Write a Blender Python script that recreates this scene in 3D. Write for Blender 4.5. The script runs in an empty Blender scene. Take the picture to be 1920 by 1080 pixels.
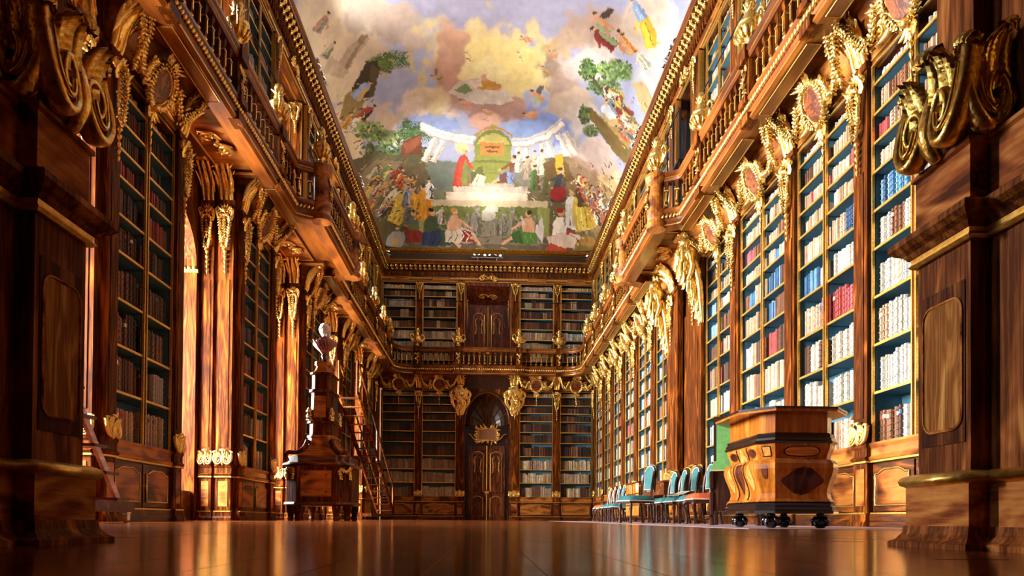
import bpy, math, random
import numpy as np
from mathutils import Matrix, Vector
R = random.Random(7)
PI = math.pi
scene = bpy.context.scene
COL = scene.collection

# ------------------------------------------------------------------ camera, world, exposure
# hall frame: X to the right, Y down the hall, Z up, metres; the camera lies almost on the floor in the doorway
F_PX = 1280.0
YAW, PITCH, ROLL = math.atan(50 / 1280.0), math.radians(0.8), 0.0072
CAM = Vector((0.0, 0.0, 0.074))
fw = Vector((math.sin(YAW) * math.cos(PITCH), math.cos(YAW) * math.cos(PITCH), math.sin(PITCH)))
r0 = Vector((math.cos(YAW), -math.sin(YAW), 0.0))
u0 = r0.cross(fw)
rt = r0 * math.cos(ROLL) + u0 * math.sin(ROLL)
up = u0 * math.cos(ROLL) - r0 * math.sin(ROLL)
cam_data = bpy.data.cameras.new('camera')
cam_data.sensor_width = 36.0
cam_data.lens = F_PX * 36.0 / 1920.0
cam_data.shift_y = (954.787 - 540.0) / 1920.0
cam_data.clip_start = 0.02
cam_data.clip_end = 200
cam = bpy.data.objects.new('camera', cam_data)
COL.objects.link(cam)
cam.matrix_world = Matrix(((rt.x, up.x, -fw.x, CAM.x), (rt.y, up.y, -fw.y, CAM.y), (rt.z, up.z, -fw.z, CAM.z), (0, 0, 0, 1)))
scene.camera = cam
scene.view_settings.view_transform = 'Standard'
scene.view_settings.look = 'None'
scene.view_settings.gamma = 1.0
scene.view_settings.use_curve_mapping = False
scene.view_settings.exposure = 1.0
world = bpy.data.worlds.new('sky')
scene.world = world
world.use_nodes = True
bg = world.node_tree.nodes['Background']
bg.inputs[0].default_value = (0.75, 0.87, 1.0, 1)
bg.inputs[1].default_value = 1.0
try:
    scene.cycles.use_denoising = True
    scene.cycles.max_bounces = 8
    scene.cycles.diffuse_bounces = 5
    scene.cycles.glossy_bounces = 4
    scene.cycles.transparent_max_bounces = 8
    scene.cycles.sample_clamp_indirect = 6.0
    scene.cycles.caustics_reflective = False
    scene.cycles.caustics_refractive = False
except Exception:
    pass

# hall dimensions
XL, XR, YN, YF = -4.82, 4.94, 2.0, 31.2
WIN_Y = [7.5, 12.1, 16.7, 21.3, 25.9]          # centres of the window niches in the left wall
XW = -6.45                                      # plane of the window glass
def daylight(name, loc, sx, sz, power, rot):
    l = bpy.data.lights.new(name, 'AREA')
    l.shape = 'RECTANGLE'; l.size = sx; l.size_y = sz; l.energy = power; l.color = (1.0, 0.97, 0.92)
    o = bpy.data.objects.new(name, l); COL.objects.link(o)
    o.location = loc; o.rotation_euler = rot
    o['kind'] = 'helper'
    return o
WP_LOW, WP_UP = 5200.0, 1700.0
for wy in WIN_Y:      # daylight outside each of the ten windows
    daylight('window_daylight', (XW - 2.1, wy, 3.6), 3.4, 5.6, WP_LOW, (0, -PI / 2, 0))
    daylight('window_daylight', (XW - 2.1, wy, 9.6), 3.0, 3.4, WP_UP, (0, -PI / 2, 0))

# ------------------------------------------------------------------ helpers
def lin(c):
    return tuple((x / 12.92 if x <= 0.04045 else ((x + 0.055) / 1.055) ** 2.4) for x in c)
def hexc(s):
    return lin(tuple(int(s[i:i + 2], 16) / 255.0 for i in (0, 2, 4)))

class MB:
    """collects geometry; build() links it as one mesh object"""
    def __init__(self):
        self.v = []; self.f = []; self.m = []; self.cur = 0
    def mat(self, i):
        self.cur = i; return self
    def face(self, idx):
        self.f.append(idx); self.m.append(self.cur)
    def box(self, x0, x1, y0, y1, z0, z1):
        n = len(self.v)
        self.v += [(x0, y0, z0), (x1, y0, z0), (x1, y1, z0), (x0, y1, z0), (x0, y0, z1), (x1, y0, z1), (x1, y1, z1), (x0, y1, z1)]
        for q in ((0, 3, 2, 1), (4, 5, 6, 7), (0, 1, 5, 4), (1, 2, 6, 5), (2, 3, 7, 6), (3, 0, 4, 7)):
            self.face(tuple(n + i for i in q))
        return self
    def prism(self, poly, y0, y1, axis='y'):
        """polygon (a,b) extruded; axis y: (x,z); axis x: (y,z); axis z: (x,y)"""
        n = len(self.v); k = len(poly)
        for t in (y0, y1):
            for a, b in poly:
                self.v.append((a, t, b) if axis == 'y' else ((t, a, b) if axis == 'x' else (a, b, t)))
        self.face(tuple(n + i for i in range(k))); self.face(tuple(n + k + i for i in reversed(range(k))))
        for i in range(k):
            j = (i + 1) % k
            self.face((n + i, n + j, n + k + j, n + k + i))
        return self
    def lathe(self, prof, seg=12, cx=0, cy=0, sx=1, sy=1):
        n = len(self.v)
        for r, z in prof:
            for i in range(seg):
                a = 2 * PI * (i + .5) / seg
                self.v.append((cx + sx * r * math.cos(a), cy + sy * r * math.sin(a), z))
        for p in range(len(prof) - 1):
            for i in range(seg):
                j = (i + 1) % seg
                self.face((n + p * seg + i, n + p * seg + j, n + (p + 1) * seg + j, n + (p + 1) * seg + i))
        self.face(tuple(n + i for i in reversed(range(seg))))
        e = n + (len(prof) - 1) * seg
        self.face(tuple(e + i for i in range(seg)))
        return self
    def tube(self, pts, rad, seg=6, closed=False, flat=1.0, upv=(0, 0, 1), caps=True):
        P = [Vector(p) for p in pts]; k = len(P)
        if not hasattr(rad, '__len__'): rad = [rad] * k
        n = len(self.v); U = Vector(upv)
        for i, p in enumerate(P):
            a = P[(i - 1) % k] if (closed or i > 0) else p
            b = P[(i + 1) % k] if (closed or i < k - 1) else p
            t = (b - a)
            t = t.normalized() if t.length > 1e-9 else Vector((0, 0, 1))
            s = t.cross(U)
            if s.length < 1e-3: s = t.cross(Vector((1, 0, 0)))
            s.normalize(); w = s.cross(t)
            for j in range(seg):
                an = 2 * PI * j / seg
                q = p + s * (math.cos(an) * rad[i]) + w * (math.sin(an) * rad[i] * flat)
                self.v.append(tuple(q))
        for i in range(k if closed else k - 1):
            i2 = (i + 1) % k
            for j in range(seg):
                j2 = (j + 1) % seg
                self.face((n + i * seg + j, n + i * seg + j2, n + i2 * seg + j2, n + i2 * seg + j))
        if not closed and caps:
            self.face(tuple(n + j for j in reversed(range(seg))))
            self.face(tuple(n + (k - 1) * seg + j for j in range(seg)))
        return self
    def ball(self, c, r, seg=6, rings=4, sc=(1, 1, 1)):
        n = len(self.v)
        for i in range(rings + 1):
            th = PI * (0.06 + 0.88 * i / rings)
            for j in range(seg):
                a = 2 * PI * j / seg
                self.v.append((c[0] + sc[0] * r * math.sin(th) * math.cos(a), c[1] + sc[1] * r * math.sin(th) * math.sin(a), c[2] + sc[2] * r * math.cos(th)))
        for i in range(rings):
            for j in range(seg):
                j2 = (j + 1) % seg
                self.face((n + i * seg + j, n + (i + 1) * seg + j, n + (i + 1) * seg + j2, n + i * seg + j2))
        self.face(tuple(n + j for j in range(seg))); self.face(tuple(n + rings * seg + j for j in reversed(range(seg))))
        return self
    def sweep(self, prof, path, closed=False):
        """moulding profile (o,z) swept along a plan path (x,y); o points to the right of travel"""
        k = len(path); m = len(prof); n = len(self.v)
        for i, (x, y) in enumerate(path):
            def nrm(a, b):
                dx, dy = b[0] - a[0], b[1] - a[1]; L = math.hypot(dx, dy) or 1
                return (dy / L, -dx / L)
            if closed or 0 < i < k - 1:
                n1 = nrm(path[(i - 1) % k], path[i]); n2 = nrm(path[i], path[(i + 1) % k])
                sx, sy = n1[0] + n2[0], n1[1] + n2[1]; L = math.hypot(sx, sy) or 1
                sx, sy = sx / L, sy / L; c = max(0.35, sx * n1[0] + sy * n1[1]); nx, ny = sx / c, sy / c
            elif i == 0: nx, ny = nrm(path[0], path[1])
            else: nx, ny = nrm(path[-2], path[-1])
            for o, z in prof: self.v.append((x + nx * o, y + ny * o, z))
        for i in range(k if closed else k - 1):
            i2 = (i + 1) % k
            for j in range(m):
                j2 = (j + 1) % m
                self.face((n + i * m + j, n + i2 * m + j, n + i2 * m + j2, n + i * m + j2))
        if not closed:
            self.face(tuple(n + j for j in range(m))); self.face(tuple(n + (k - 1) * m + j for j in reversed(range(m))))
        return self
    def add(self, o, M=None):
        n = len(self.v)
        if M is None: self.v += o.v
        else: self.v += [tuple(M @ Vector(p)) for p in o.v]
        for q, mm in zip(o.f, o.m):
            self.f.append(tuple(n + i for i in q)); self.m.append(mm)
        return self
    def mesh(self, name, mats, smooth=False):
        me = bpy.data.meshes.new(name)
        me.from_pydata(self.v, [], self.f)
        if not isinstance(mats, (list, tuple)): mats = [mats]
        for mm in mats: me.materials.append(mm)
        if len(mats) > 1: me.polygons.foreach_set('material_index', self.m)
        if smooth: me.polygons.foreach_set('use_smooth', [True] * len(self.f))
        me.update()
        return me
    def build(self, name, mats, parent=None, smooth=False, loc=None, rz=0):
        return ob(name, self.mesh(name, mats, smooth), parent, loc, rz)

def ob(name, data, parent=None, loc=None, rz=0, scale=None):
    o = bpy.data.objects.new(name, data); COL.objects.link(o)
    if parent is not None: o.parent = parent
    if loc is not None: o.location = loc
    if rz: o.rotation_euler = (0, 0, rz)
    if scale is not None: o.scale = scale
    return o
def empty(name, loc=(0, 0, 0), rz=0, parent=None):
    return ob(name, None, parent, loc, rz)
def tag(o, label=None, cat=None, group=None, kind=None):
    if label: o['label'] = label
    if cat: o['category'] = cat
    if group: o['group'] = group
    if kind: o['kind'] = kind
    return o
CACHE = {}
def cached(key, fn):
    if key not in CACHE: CACHE[key] = fn()
    return CACHE[key]
def copy_tree(o, parent=None):
    c = o.copy(); COL.objects.link(c); c.parent = parent
    for ch in o.children: copy_tree(ch, c)
    return c
ORD = ['zeroth', 'first', 'second', 'third', 'fourth', 'fifth', 'sixth', 'seventh', 'eighth', 'ninth', 'tenth', 'eleventh', 'twelfth', 'thirteenth', 'fourteenth', 'fifteenth', 'sixteenth', 'seventeenth', 'eighteenth', 'nineteenth', 'twentieth', 'twenty-first', 'twenty-second', 'twenty-third', 'twenty-fourth', 'twenty-fifth', 'twenty-sixth', 'twenty-seventh', 'twenty-eighth', 'twenty-ninth', 'thirtieth']

# ------------------------------------------------------------------ materials
def new_mat(name):
    m = bpy.data.materials.new(name); m.use_nodes = True
    nt = m.node_tree; b = nt.nodes['Principled BSDF']
    return m, nt, b
def N(nt, t, **kw):
    n = nt.nodes.new(t)
    for k, v in kw.items():
        if k in n.inputs: n.inputs[k].default_value = v
        else: setattr(n, k, v)
    return n
def ramp(nt, stops):
    n = nt.nodes.new('ShaderNodeValToRGB')
    e = n.color_ramp.elements
    while len(e) < len(stops): e.new(0.5)
    for i, (p, c) in enumerate(stops):
        e[i].position = p; e[i].color = (*c, 1)
    return n
def plain(name, c, rough=.5, metal=0.0, coat=0.0, bump=0.0, bscale=60, vary=0.0):
    m, nt, b = new_mat(name)
    b.inputs['Base Color'].default_value = (*c, 1); b.inputs['Roughness'].default_value = rough
    b.inputs['Metallic'].default_value = metal; b.inputs['Coat Weight'].default_value = coat
    tc = N(nt, 'ShaderNodeTexCoord')
    if vary:
        no = N(nt, 'ShaderNodeTexNoise', Scale=bscale * .3, Detail=4.0)
        nt.links.new(tc.outputs['Object'], no.inputs['Vector'])
        rp = ramp(nt, [(.25, tuple(x * (1 - vary) for x in c)), (.75, tuple(min(1, x * (1 + vary)) for x in c))])
        nt.links.new(no.outputs['Fac'], rp.inputs['Fac']); nt.links.new(rp.outputs['Color'], b.inputs['Base Color'])
    if bump:
        no = N(nt, 'ShaderNodeTexNoise', Scale=bscale, Detail=4.0)
        nt.links.new(tc.outputs['Object'], no.inputs['Vector'])
        bp = N(nt, 'ShaderNodeBump', Strength=bump, Distance=.02)
        nt.links.new(no.outputs['Fac'], bp.inputs['Height']); nt.links.new(bp.outputs['Normal'], b.inputs['Normal'])
    return m
def wood(name, dark, mid, light, axis=2, stretch=7.0, scale=1.6, rough=.34, coat=.2, figure=1.7, spec=.3):
    """polished walnut veneer: long grain plus a swirling figure, shifted at random from piece to piece"""
    m, nt, b = new_mat(name)
    tc = N(nt, 'ShaderNodeTexCoord'); oi = N(nt, 'ShaderNodeObjectInfo')
    sh = N(nt, 'ShaderNodeVectorMath', operation='MULTIPLY_ADD')
    cv = N(nt, 'ShaderNodeCombineXYZ')
    for i in range(3): nt.links.new(oi.outputs['Random'], cv.inputs[i])
    sh.inputs[1].default_value = (17.0, 31.0, 23.0)
    nt.links.new(cv.outputs[0], sh.inputs[0]); nt.links.new(tc.outputs['Object'], sh.inputs[2])
    mp = N(nt, 'ShaderNodeMapping')
    sc = [scale * stretch * .55] * 3; sc[axis] = scale * .55
    mp.inputs['Scale'].default_value = sc
    nt.links.new(sh.outputs[0], mp.inputs['Vector'])
    n1 = N(nt, 'ShaderNodeTexNoise', Scale=1.1, Detail=2.0, Distortion=1.0)
    nt.links.new(mp.outputs[0], n1.inputs['Vector'])
    mu = N(nt, 'ShaderNodeMath', operation='MULTIPLY'); mu.inputs[1].default_value = figure * 6
    nt.links.new(n1.outputs['Fac'], mu.inputs[0])
    sn = N(nt, 'ShaderNodeMath', operation='SINE'); nt.links.new(mu.outputs[0], sn.inputs[0])
    n2 = N(nt, 'ShaderNodeTexNoise', Scale=9.0, Detail=5.0, Roughness=.7)
    mp2 = N(nt, 'ShaderNodeMapping'); sc2 = [1.0] * 3; sc2[axis] = .22
    mp2.inputs['Scale'].default_value = sc2
    nt.links.new(mp.outputs[0], mp2.inputs['Vector']); nt.links.new(mp2.outputs[0], n2.inputs['Vector'])
    ad = N(nt, 'ShaderNodeMath', operation='MULTIPLY_ADD'); ad.inputs[1].default_value = .24
    nt.links.new(sn.outputs[0], ad.inputs[0]); nt.links.new(n2.outputs['Fac'], ad.inputs[2])
    rp = ramp(nt, [(.22, dark), (.52, mid), (.86, light)])
    nt.links.new(ad.outputs[0], rp.inputs['Fac']); nt.links.new(rp.outputs['Color'], b.inputs['Base Color'])
    b.inputs['Roughness'].default_value = rough; b.inputs['Coat Weight'].default_value = coat
    b.inputs['Coat Roughness'].default_value = .12; b.inputs['Specular IOR Level'].default_value = spec
    bp = N(nt, 'ShaderNodeBump', Strength=.08, Distance=.01)
    nt.links.new(n2.outputs['Fac'], bp.inputs['Height']); nt.links.new(bp.outputs['Normal'], b.inputs['Normal'])
    return m
WD, WM, WL = hexc('321505'), hexc('763c0f'), hexc('ad661e')
M = {}
M['wood'] = wood('walnut_vertical', WD, WM, WL, axis=2, rough=.45, coat=.03, spec=.06)
M['wood_h'] = wood('walnut_horizontal', WD, WM, WL, axis=0)
M['wood_b'] = wood('walnut_burl', hexc('351406'), hexc('844618'), hexc('bf7c34'), axis=0, stretch=2.0, scale=1.3, figure=2.6)
M['wood_m'] = wood('walnut_moulding', hexc('3a1807'), hexc('6e3810'), hexc('94561c'), axis=1, stretch=2.0, scale=.8, figure=1.0)
M['wood_y'] = wood('walnut_along_hall', WD, WM, WL, axis=1)
M['pier'] = wood('pier_walnut', hexc('54290f'), hexc('99592a'), hexc('cf9250'), axis=2, scale=3.2, stretch=5.0, rough=.6, coat=0.0, spec=.03)
M['pier_burl'] = wood('pier_burl', hexc('4a220d'), hexc('985426'), hexc('cc8c48'), axis=1, scale=4.5, stretch=2.0, figure=2.4, rough=.6, coat=0.0, spec=.03)
M['pier_veneer'] = wood('pier_veneer', hexc('38190a'), hexc('663618'), hexc('96602c'), axis=2, scale=4.0, stretch=8.0, rough=.6, coat=0.0, spec=.03)
M['pier_light'] = wood('pier_light_veneer', hexc('7c481c'), hexc('b47a3a'), hexc('dcaa64'), axis=2, scale=5.0, stretch=8.0, rough=.6, coat=0.0, spec=.03)
M['wood_dark'] = wood('walnut_dark', hexc('200c06'), hexc('40200f'), hexc('6b3a1b'), axis=2)
M['wood_light'] = wood('inlay_maple', hexc('8a5524'), hexc('b87a38'), hexc('d9a258'), axis=2, figure=2.0)
M['wood_mid'] = wood('inlay_walnut', hexc('3a170b'), hexc('6b3216'), hexc('94522a'), axis=2, figure=3.4)
def gold_mat(name, c1, c2, rough, bump, bs):
    m, nt, b = new_mat(name)
    tc = N(nt, 'ShaderNodeTexCoord')
    no = N(nt, 'ShaderNodeTexNoise', Scale=bs, Detail=3.0); nt.links.new(tc.outputs['Object'], no.inputs['Vector'])
    rp = ramp(nt, [(.3, c1), (.7, c2)]); nt.links.new(no.outputs['Fac'], rp.inputs['Fac'])
    nt.links.new(rp.outputs['Color'], b.inputs['Base Color'])
    b.inputs['Metallic'].default_value = .82; b.inputs['Roughness'].default_value = rough
    bp = N(nt, 'ShaderNodeBump', Strength=bump, Distance=.02)
    nt.links.new(no.outputs['Fac'], bp.inputs['Height']); nt.links.new(bp.outputs['Normal'], b.inputs['Normal'])
    return m
M['gold'] = gold_mat('gilding', hexc('d0962e'), hexc('fbdc84'), .26, .3, 26)
M['gold_soft'] = gold_mat('gilding_line', hexc('cf9a38'), hexc('f3cf74'), .34, .1, 40)
M['gold_big'] = gold_mat('gilding_burnished', hexc('c48a1e'), hexc('f7d67a'), .22, .12, 9)
M['blue'] = plain('blue_paint', hexc('447489'), .6, bump=.05, vary=.12)
M['black'] = plain('ebony', hexc('120d0b'), .25, coat=.5)
M['iron'] = plain('black_iron', hexc('15161a'), .5, metal=.4)
M['teal'] = plain('teal_velvet', hexc('23666a'), .8, vary=.3, bscale=30)
M['orange'] = plain('orange_velvet', hexc('bc5226'), .8, vary=.2, bscale=30)
M['green'] = plain('green_damask', hexc('548a44'), .7, vary=.22, bscale=40)
M['white'] = plain('white_marble', hexc('e9e6e2'), .4, vary=.05)
M['porphyry'] = plain('porphyry', hexc('9a5a52'), .3, vary=.2, bscale=40)
M['chrome'] = plain('steel', hexc('c9ccd2'), .2, metal=1.0)
M['rubber'] = plain('yellow_rubber', hexc('d99a28'), .6)
M['plaster'] = plain('plaster', hexc('8a5a34'), .8)
M['paper'] = plain('paper', hexc('e8dfc8'), .8)
M['oxblood'] = wood('ladder_mahogany', hexc('3a120a'), hexc('5e2416'), hexc('854030'), axis=0)
M['bookstuff'] = None
def book_mat(name, use_attr):
    m, nt, b = new_mat(name)
    if use_attr:
        src = N(nt, 'ShaderNodeAttribute', attribute_name='col').outputs['Color']
    else:
        src = N(nt, 'ShaderNodeObjectInfo').outputs['Color']
    tc = N(nt, 'ShaderNodeTexCoord')
    no = N(nt, 'ShaderNodeTexNoise', Scale=9.0 if use_attr else 5.0, Detail=5.0); nt.links.new(tc.outputs['Object'], no.inputs['Vector'])
    rp = ramp(nt, [(.3, (.62, .6, .58)), (.65, (1.08, 1.06, 1.04))]); nt.links.new(no.outputs['Fac'], rp.inputs['Fac'])
    mx = N(nt, 'ShaderNodeMix', data_type='RGBA', blend_type='MULTIPLY'); mx.inputs[0].default_value = 1.0
    nt.links.new(src, mx.inputs[6]); nt.links.new(rp.outputs['Color'], mx.inputs[7])
    nt.links.new(mx.outputs[2], b.inputs['Base Color']); b.inputs['Roughness'].default_value = .55
    return m
M['book_s'] = book_mat('book_leather_row', True)
M['book'] = book_mat('book_leather', False)

# ------------------------------------------------------------------ carved ornament (all real geometry, meshes shared)
def spline(pts, n=6, closed=False):
    P = [Vector(p) if len(p) == 3 else Vector((p[0], 0, p[1])) for p in pts]; k = len(P); out = []
    for i in range(k if closed else k - 1):
        p0 = P[(i - 1) % k] if (closed or i > 0) else P[0]
        p1 = P[i]; p2 = P[(i + 1) % k]
        p3 = P[(i + 2) % k] if (closed or i + 2 < k) else P[-1]
        for j in range(n):
            t = j / n
            out.append(.5 * ((2 * p1) + (p2 - p0) * t + (2 * p0 - 5 * p1 + 4 * p2 - p3) * t * t + (3 * p1 - p0 - 3 * p2 + p3) * t ** 3))
    if not closed: out.append(P[-1])
    return out
def leaf(L, W, curl=.3, ridge=.3, rows=6, hook=0.0):
    """acanthus leaf: rises along +z, faces -y, bends outward by curl, tip hooks over by hook"""
    m = MB()
    for i in range(rows + 1):
        t = i / rows
        w = W * .5 * (math.sin(PI * min(1, t * .86 + .14)) ** .7) * (1.0 if i % 2 == 0 else .72)
        if i == rows: w = W * .06
        a = hook * t * t
        y = -curl * L * t * t - (math.sin(a) * L * .25 if hook else 0)
        z = L * t - (L * .35 * (t ** 3) if hook else 0)
        m.v += [(-w, y + .12 * W, z), (0, y - ridge * W, z), (w, y + .12 * W, z)]
    for i in range(rows):
        a = i * 3
        m.face((a, a + 1, a + 4, a + 3)); m.face((a + 1, a + 2, a + 5, a + 4))
    return m
def frame_mat(p, z, out):
    z = z.normalized(); out = (out - z * out.dot(z))
    if out.length < 1e-4: out = z.orthogonal()
    out.normalize(); x = out.cross(z) * -1
    return Matrix(((x.x, -out.x, z.x, p.x), (x.y, -out.y, z.y, p.y), (x.z, -out.z, z.z, p.z), (0, 0, 0, 1)))
def garland(path, r, step=.06, n=4, tilt=.38, closed=False, rows=4, seed=1, back=None, berries=0.0):
    """leaf rope along a 3-D path; back = direction of the surface behind it (leaves there are left out)"""
    rr = random.Random(seed); m = MB()
    P = [Vector(p) for p in path]
    if closed: P = P + [P[0]]
    m.tube(P[:-1] if closed else P, r * .72, seg=6, closed=closed)
    cum = [0]
    for a, b in zip(P, P[1:]): cum.append(cum[-1] + (b - a).length)
    L = cum[-1]; k = max(2, int(L / step)); lf = leaf(r * 1.7, r * 1.5, .12, .3, rows)
    for i in range(k):
        s = L * (i + .5) / k
        j = max(q for q in range(len(cum) - 1) if cum[q] <= s)
        t = (P[j + 1] - P[j])
        if t.length < 1e-6: continue
        p = P[j] + t * ((s - cum[j]) / t.length); t = t.normalized()
        a = t.orthogonal().normalized(); b = t.cross(a)
        ph = rr.random() * 6
        for q in range(n):
            an = ph + 2 * PI * q / n
            o = a * math.cos(an) + b * math.sin(an)
            if back is not None and o.dot(Vector(back)) > .45: continue
            d = t * math.cos(tilt) + o * math.sin(tilt)
            m.add(lf, frame_mat(p + o * r * .55, d, o * math.cos(tilt) - t * math.sin(tilt)))
            if berries and rr.random() < berries:
                m.ball(p + o * r * .9, r * .38, 5, 3)
    return m
def husks(length, w, n=5):
    """chain of bell flowers hanging down from z=0"""
    m = MB(); z = 0
    for i in range(n):
        h = length / n; r = w * .5 * (1 - .13 * i)
        m.lathe([(r * .25, z), (r * .75, z - h * .15), (r, z - h * .42), (r * .8, z - h * .66), (r * .42, z - h * .88), (r * .2, z - h)][::-1], seg=7, cy=-w * .3)
        z -= h
    return m
def volute(cx, cz, r, depth, hand=1, turns=1.6, y=0.0, thick=.3):
    m = MB(); pts = []; rad = []
    for i in range(22):
        t = i / 21; a = PI / 2 + hand * t * turns * 2 * PI; q = r * (1 - .8 * t)
        pts.append((cx + hand * q * math.cos(a) * 1.0, y - depth * .5 - depth * .25 * t, cz + q * math.sin(a))); rad.append(r * thick * (1 - .5 * t))
    m.tube(pts, rad, seg=6, flat=1.6, upv=(0, 1, 0))
    m.ball((cx, y - depth * .75, cz), r * .26, 6, 4)
    return m
def mk_scroll_foot():
    """gilded acanthus foot of a pilaster: two spiral lobes, a middle strap, leaves curling over on top (unit: x -1..1, z 0..2)"""
    m = MB()
    for s in (-1, 1):
        c = [(.97, -.18, 1.62), (1.02, -.24, 1.25), (1.06, -.34, .8), (.98, -.42, .4), (.72, -.46, .1), (.4, -.46, .12), (.2, -.42, .42), (.2, -.38, .82), (.36, -.4, 1.06), (.58, -.44, 1.0), (.7, -.46, .74), (.62, -.46, .52), (.48, -.46, .5)]
        P = spline([(s * x, y, z) for x, y, z in c], 5); k = len(P)
        m.tube(P, [.15 - .08 * i / k for i in range(k)], seg=8, flat=1.7, upv=(0, 1, 0))
        # inner rim line
        c2 = [(.84, -.42, 1.4), (.86, -.5, .9), (.8, -.56, .5), (.62, -.6, .3), (.44, -.58, .4), (.36, -.54, .7)]
        m.tube(spline([(s * x, y, z) for x, y, z in c2], 5), .055, seg=6)
        # leaves standing in the lobe
        for (x, z, L, W, cu) in ((.52, .75, 1.05, .5, .12), (.74, .7, .7, .3, .1), (.32, .85, .7, .3, .16), (.55, 1.15, .6, .4, .45), (.45, 1.0, .75, .3, .3), (.66, .95, .7, .3, .28)):
            m.add(leaf(L, W, cu, .4, 14), Matrix.Translation((s * x, -.36, z)) @ Matrix.Rotation(s * (x - .5) * .5, 4, 'Y'))
        # outer top leaf, curled over
        m.add(curl_leaf(.5, .55), Matrix.Translation((s * .92, -.2, 1.5)) @ Matrix.Rotation(s * .25, 4, 'Y'))
    mid = [(0, -.2, 1.85), (0, -.34, 1.4), (0, -.46, .9), (0, -.5, .45), (0, -.42, .1), (0, -.3, -.06)]
    P = spline(mid, 5); k = len(P)
    m.tube(P, [.12 + .12 * (1 - abs(2 * i / k - 1.1)) for i in range(k)], seg=8, flat=.6, upv=(0, 1, 0))
    for s in (-1, 1):
        m.add(leaf(.8, .32, .25, .4, 14), Matrix.Translation((s * .14, -.44, .95)) @ Matrix.Rotation(s * .3, 4, 'Y'))
    m.add(curl_leaf(.75, .75), Matrix.Translation((0, -.24, 1.55)))
    return m
def curl_leaf(L, W):
    """broad leaf that stands up and rolls over towards the viewer"""
    m = MB(); rows = 12; cols = 12
    for i in range(rows + 1):
        t = i / rows; a = t * 3.5
        r = L * .3
        y = -r * (1 - math.cos(a)) ; z = L * .45 * min(1, t * 2) + r * math.sin(a)
        wv = W * .5 * (.55 + .45 * math.sin(PI * t * .9)) * (1 + .1 * math.cos(i * 2.1))
        for j in range(cols + 1):
            x = (j / cols * 2 - 1)
            rid = .06 * W * math.cos(x * 4 * PI) * (.4 + .6 * t)
            m.v.append((x * wv, y + .25 * W * x * x * .5 - rid, z - .1 * W * x * x))
    for i in range(rows):
        for j in range(cols):
            a = i * (cols + 1) + j
            m.face((a, a + 1, a + cols + 2, a + cols + 1))
    return m
def mk_capital():
    """gilded pilaster capital 0.34 wide: shell, two volutes, hanging loop of leaves and bell flowers; z=0 at its top"""
    m = MB()
    for s in (-1, 1):
        m.add(volute(s * .13, -.14, .075, .1, s))
        m.add(leaf(.2, .09, .3, .3), Matrix.Translation((s * .12, -.06, -.32)) @ Matrix.Rotation(s * .3, 4, 'Y'))
    for q in range(5):
        a = (q - 2) * .5
        m.add(leaf(.15, .07, .25, .3), Matrix.Translation((0, -.07, -.17)) @ Matrix.Rotation(a, 4, 'Y'))
    m.ball((0, -.11, -.15), .04, 7, 5)
    loop = spline([(-.02, -.09, -.22), (-.1, -.08, -.3), (-.085, -.07, -.55), (-.05, -.06, -.78), (0, -.07, -.86), (.05, -.06, -.78), (.085, -.07, -.55), (.1, -.08, -.3), (.02, -.09, -.22)], 5)
    m.add(garland(loop, .032, .05, 4, back=(0, 1, 0)))
    m.add(garland([(0, -.08, -.24), (.01, -.09, -.45), (0, -.08, -.66)], .03, .05, 4, back=(0, 1, 0)))
    m.add(husks(.46, .095, 5), Matrix.Translation((0, -.01, -.88)))
    return m
def mk_console():
    """gilded leaf bracket in the cove above a pilaster: z=0 at its foot, rolls forward at the top"""
    m = MB()
    prof = [(0, 0), (-.05, .12), (-.09, .3), (-.17, .48), (-.3, .62), (-.42, .7)]
    for sx in (-.1, 0, .1):
        P = spline([(sx * (1 + .3 * i / 5), y - .02, z) for i, (y, z) in enumerate(prof)], 4); k = len(P)
        m.tube(P, [.045 + .02 * i / k for i in range(k)], seg=6)
    m.add(leaf(.55, .2, .55, .3, 8), Matrix.Translation((0, -.06, .02)))
    for s in (-1, 1):
        m.add(leaf(.4, .12, .6, .3, 6), Matrix.Translation((s * .08, -.06, .08)) @ Matrix.Rotation(s * .25, 4, 'Y'))
        for q in range(3):
            m.add(leaf(.16, .08, .3, .3, 4), Matrix.Translation((s * .1, -.2 - .1 * q, .45 + .1 * q)) @ Matrix.Rotation(s * 1.3, 4, 'Y'))
    R90 = Matrix.Rotation(PI / 2, 4, 'Y')
    roll = MB().lathe([(.05, -.17), (.085, -.15), (.07, -.08), (.085, 0), (.07, .08), (.085, .15), (.05, .17)], 9)
    m.add(roll, Matrix.Translation((0, -.44, .68)) @ R90)
    return m
def mk_wreath(a=.27, b=.3):
    """oval leaf wreath with crossed palm tips, centred, in the x-z plane"""
    pts = [(a * math.cos(t), -.05, b * math.sin(t)) for t in [2 * PI * i / 26 for i in range(26)]]
    m = garland(pts, .042, .05, 5, closed=True, seed=5, berries=.3)
    m.tube([(x * .82, y + .01, z * .82) for x, y, z in pts], .022, 5, closed=True)
    for s in (-1, 1):
        for q in range(4):
            m.add(leaf(.2, .08, .35, .3, 5), Matrix.Translation((s * .05, -.06, b + .0)) @ Matrix.Rotation(s * .4 * q, 4, 'Y'))
        m.add(volute(s * (a + .13), -.08, .09, .1, s, thick=.35))
        for q in range(3):
            m.add(leaf(.18, .08, .3, .3, 5), Matrix.Translation((s * (a + .02), -.05, -.15 + .14 * q)) @ Matrix.Rotation(s * (1.9 - .35 * q), 4, 'Y'))
    for q in range(5):
        m.add(leaf(.2, .09, .3, .3, 5), Matrix.Translation((0, -.06, -b)) @ Matrix.Rotation(PI + (q - 2) * .45, 4, 'Y'))
    m.ball((0, -.1, -b), .06, 7, 5)
    return m
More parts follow.
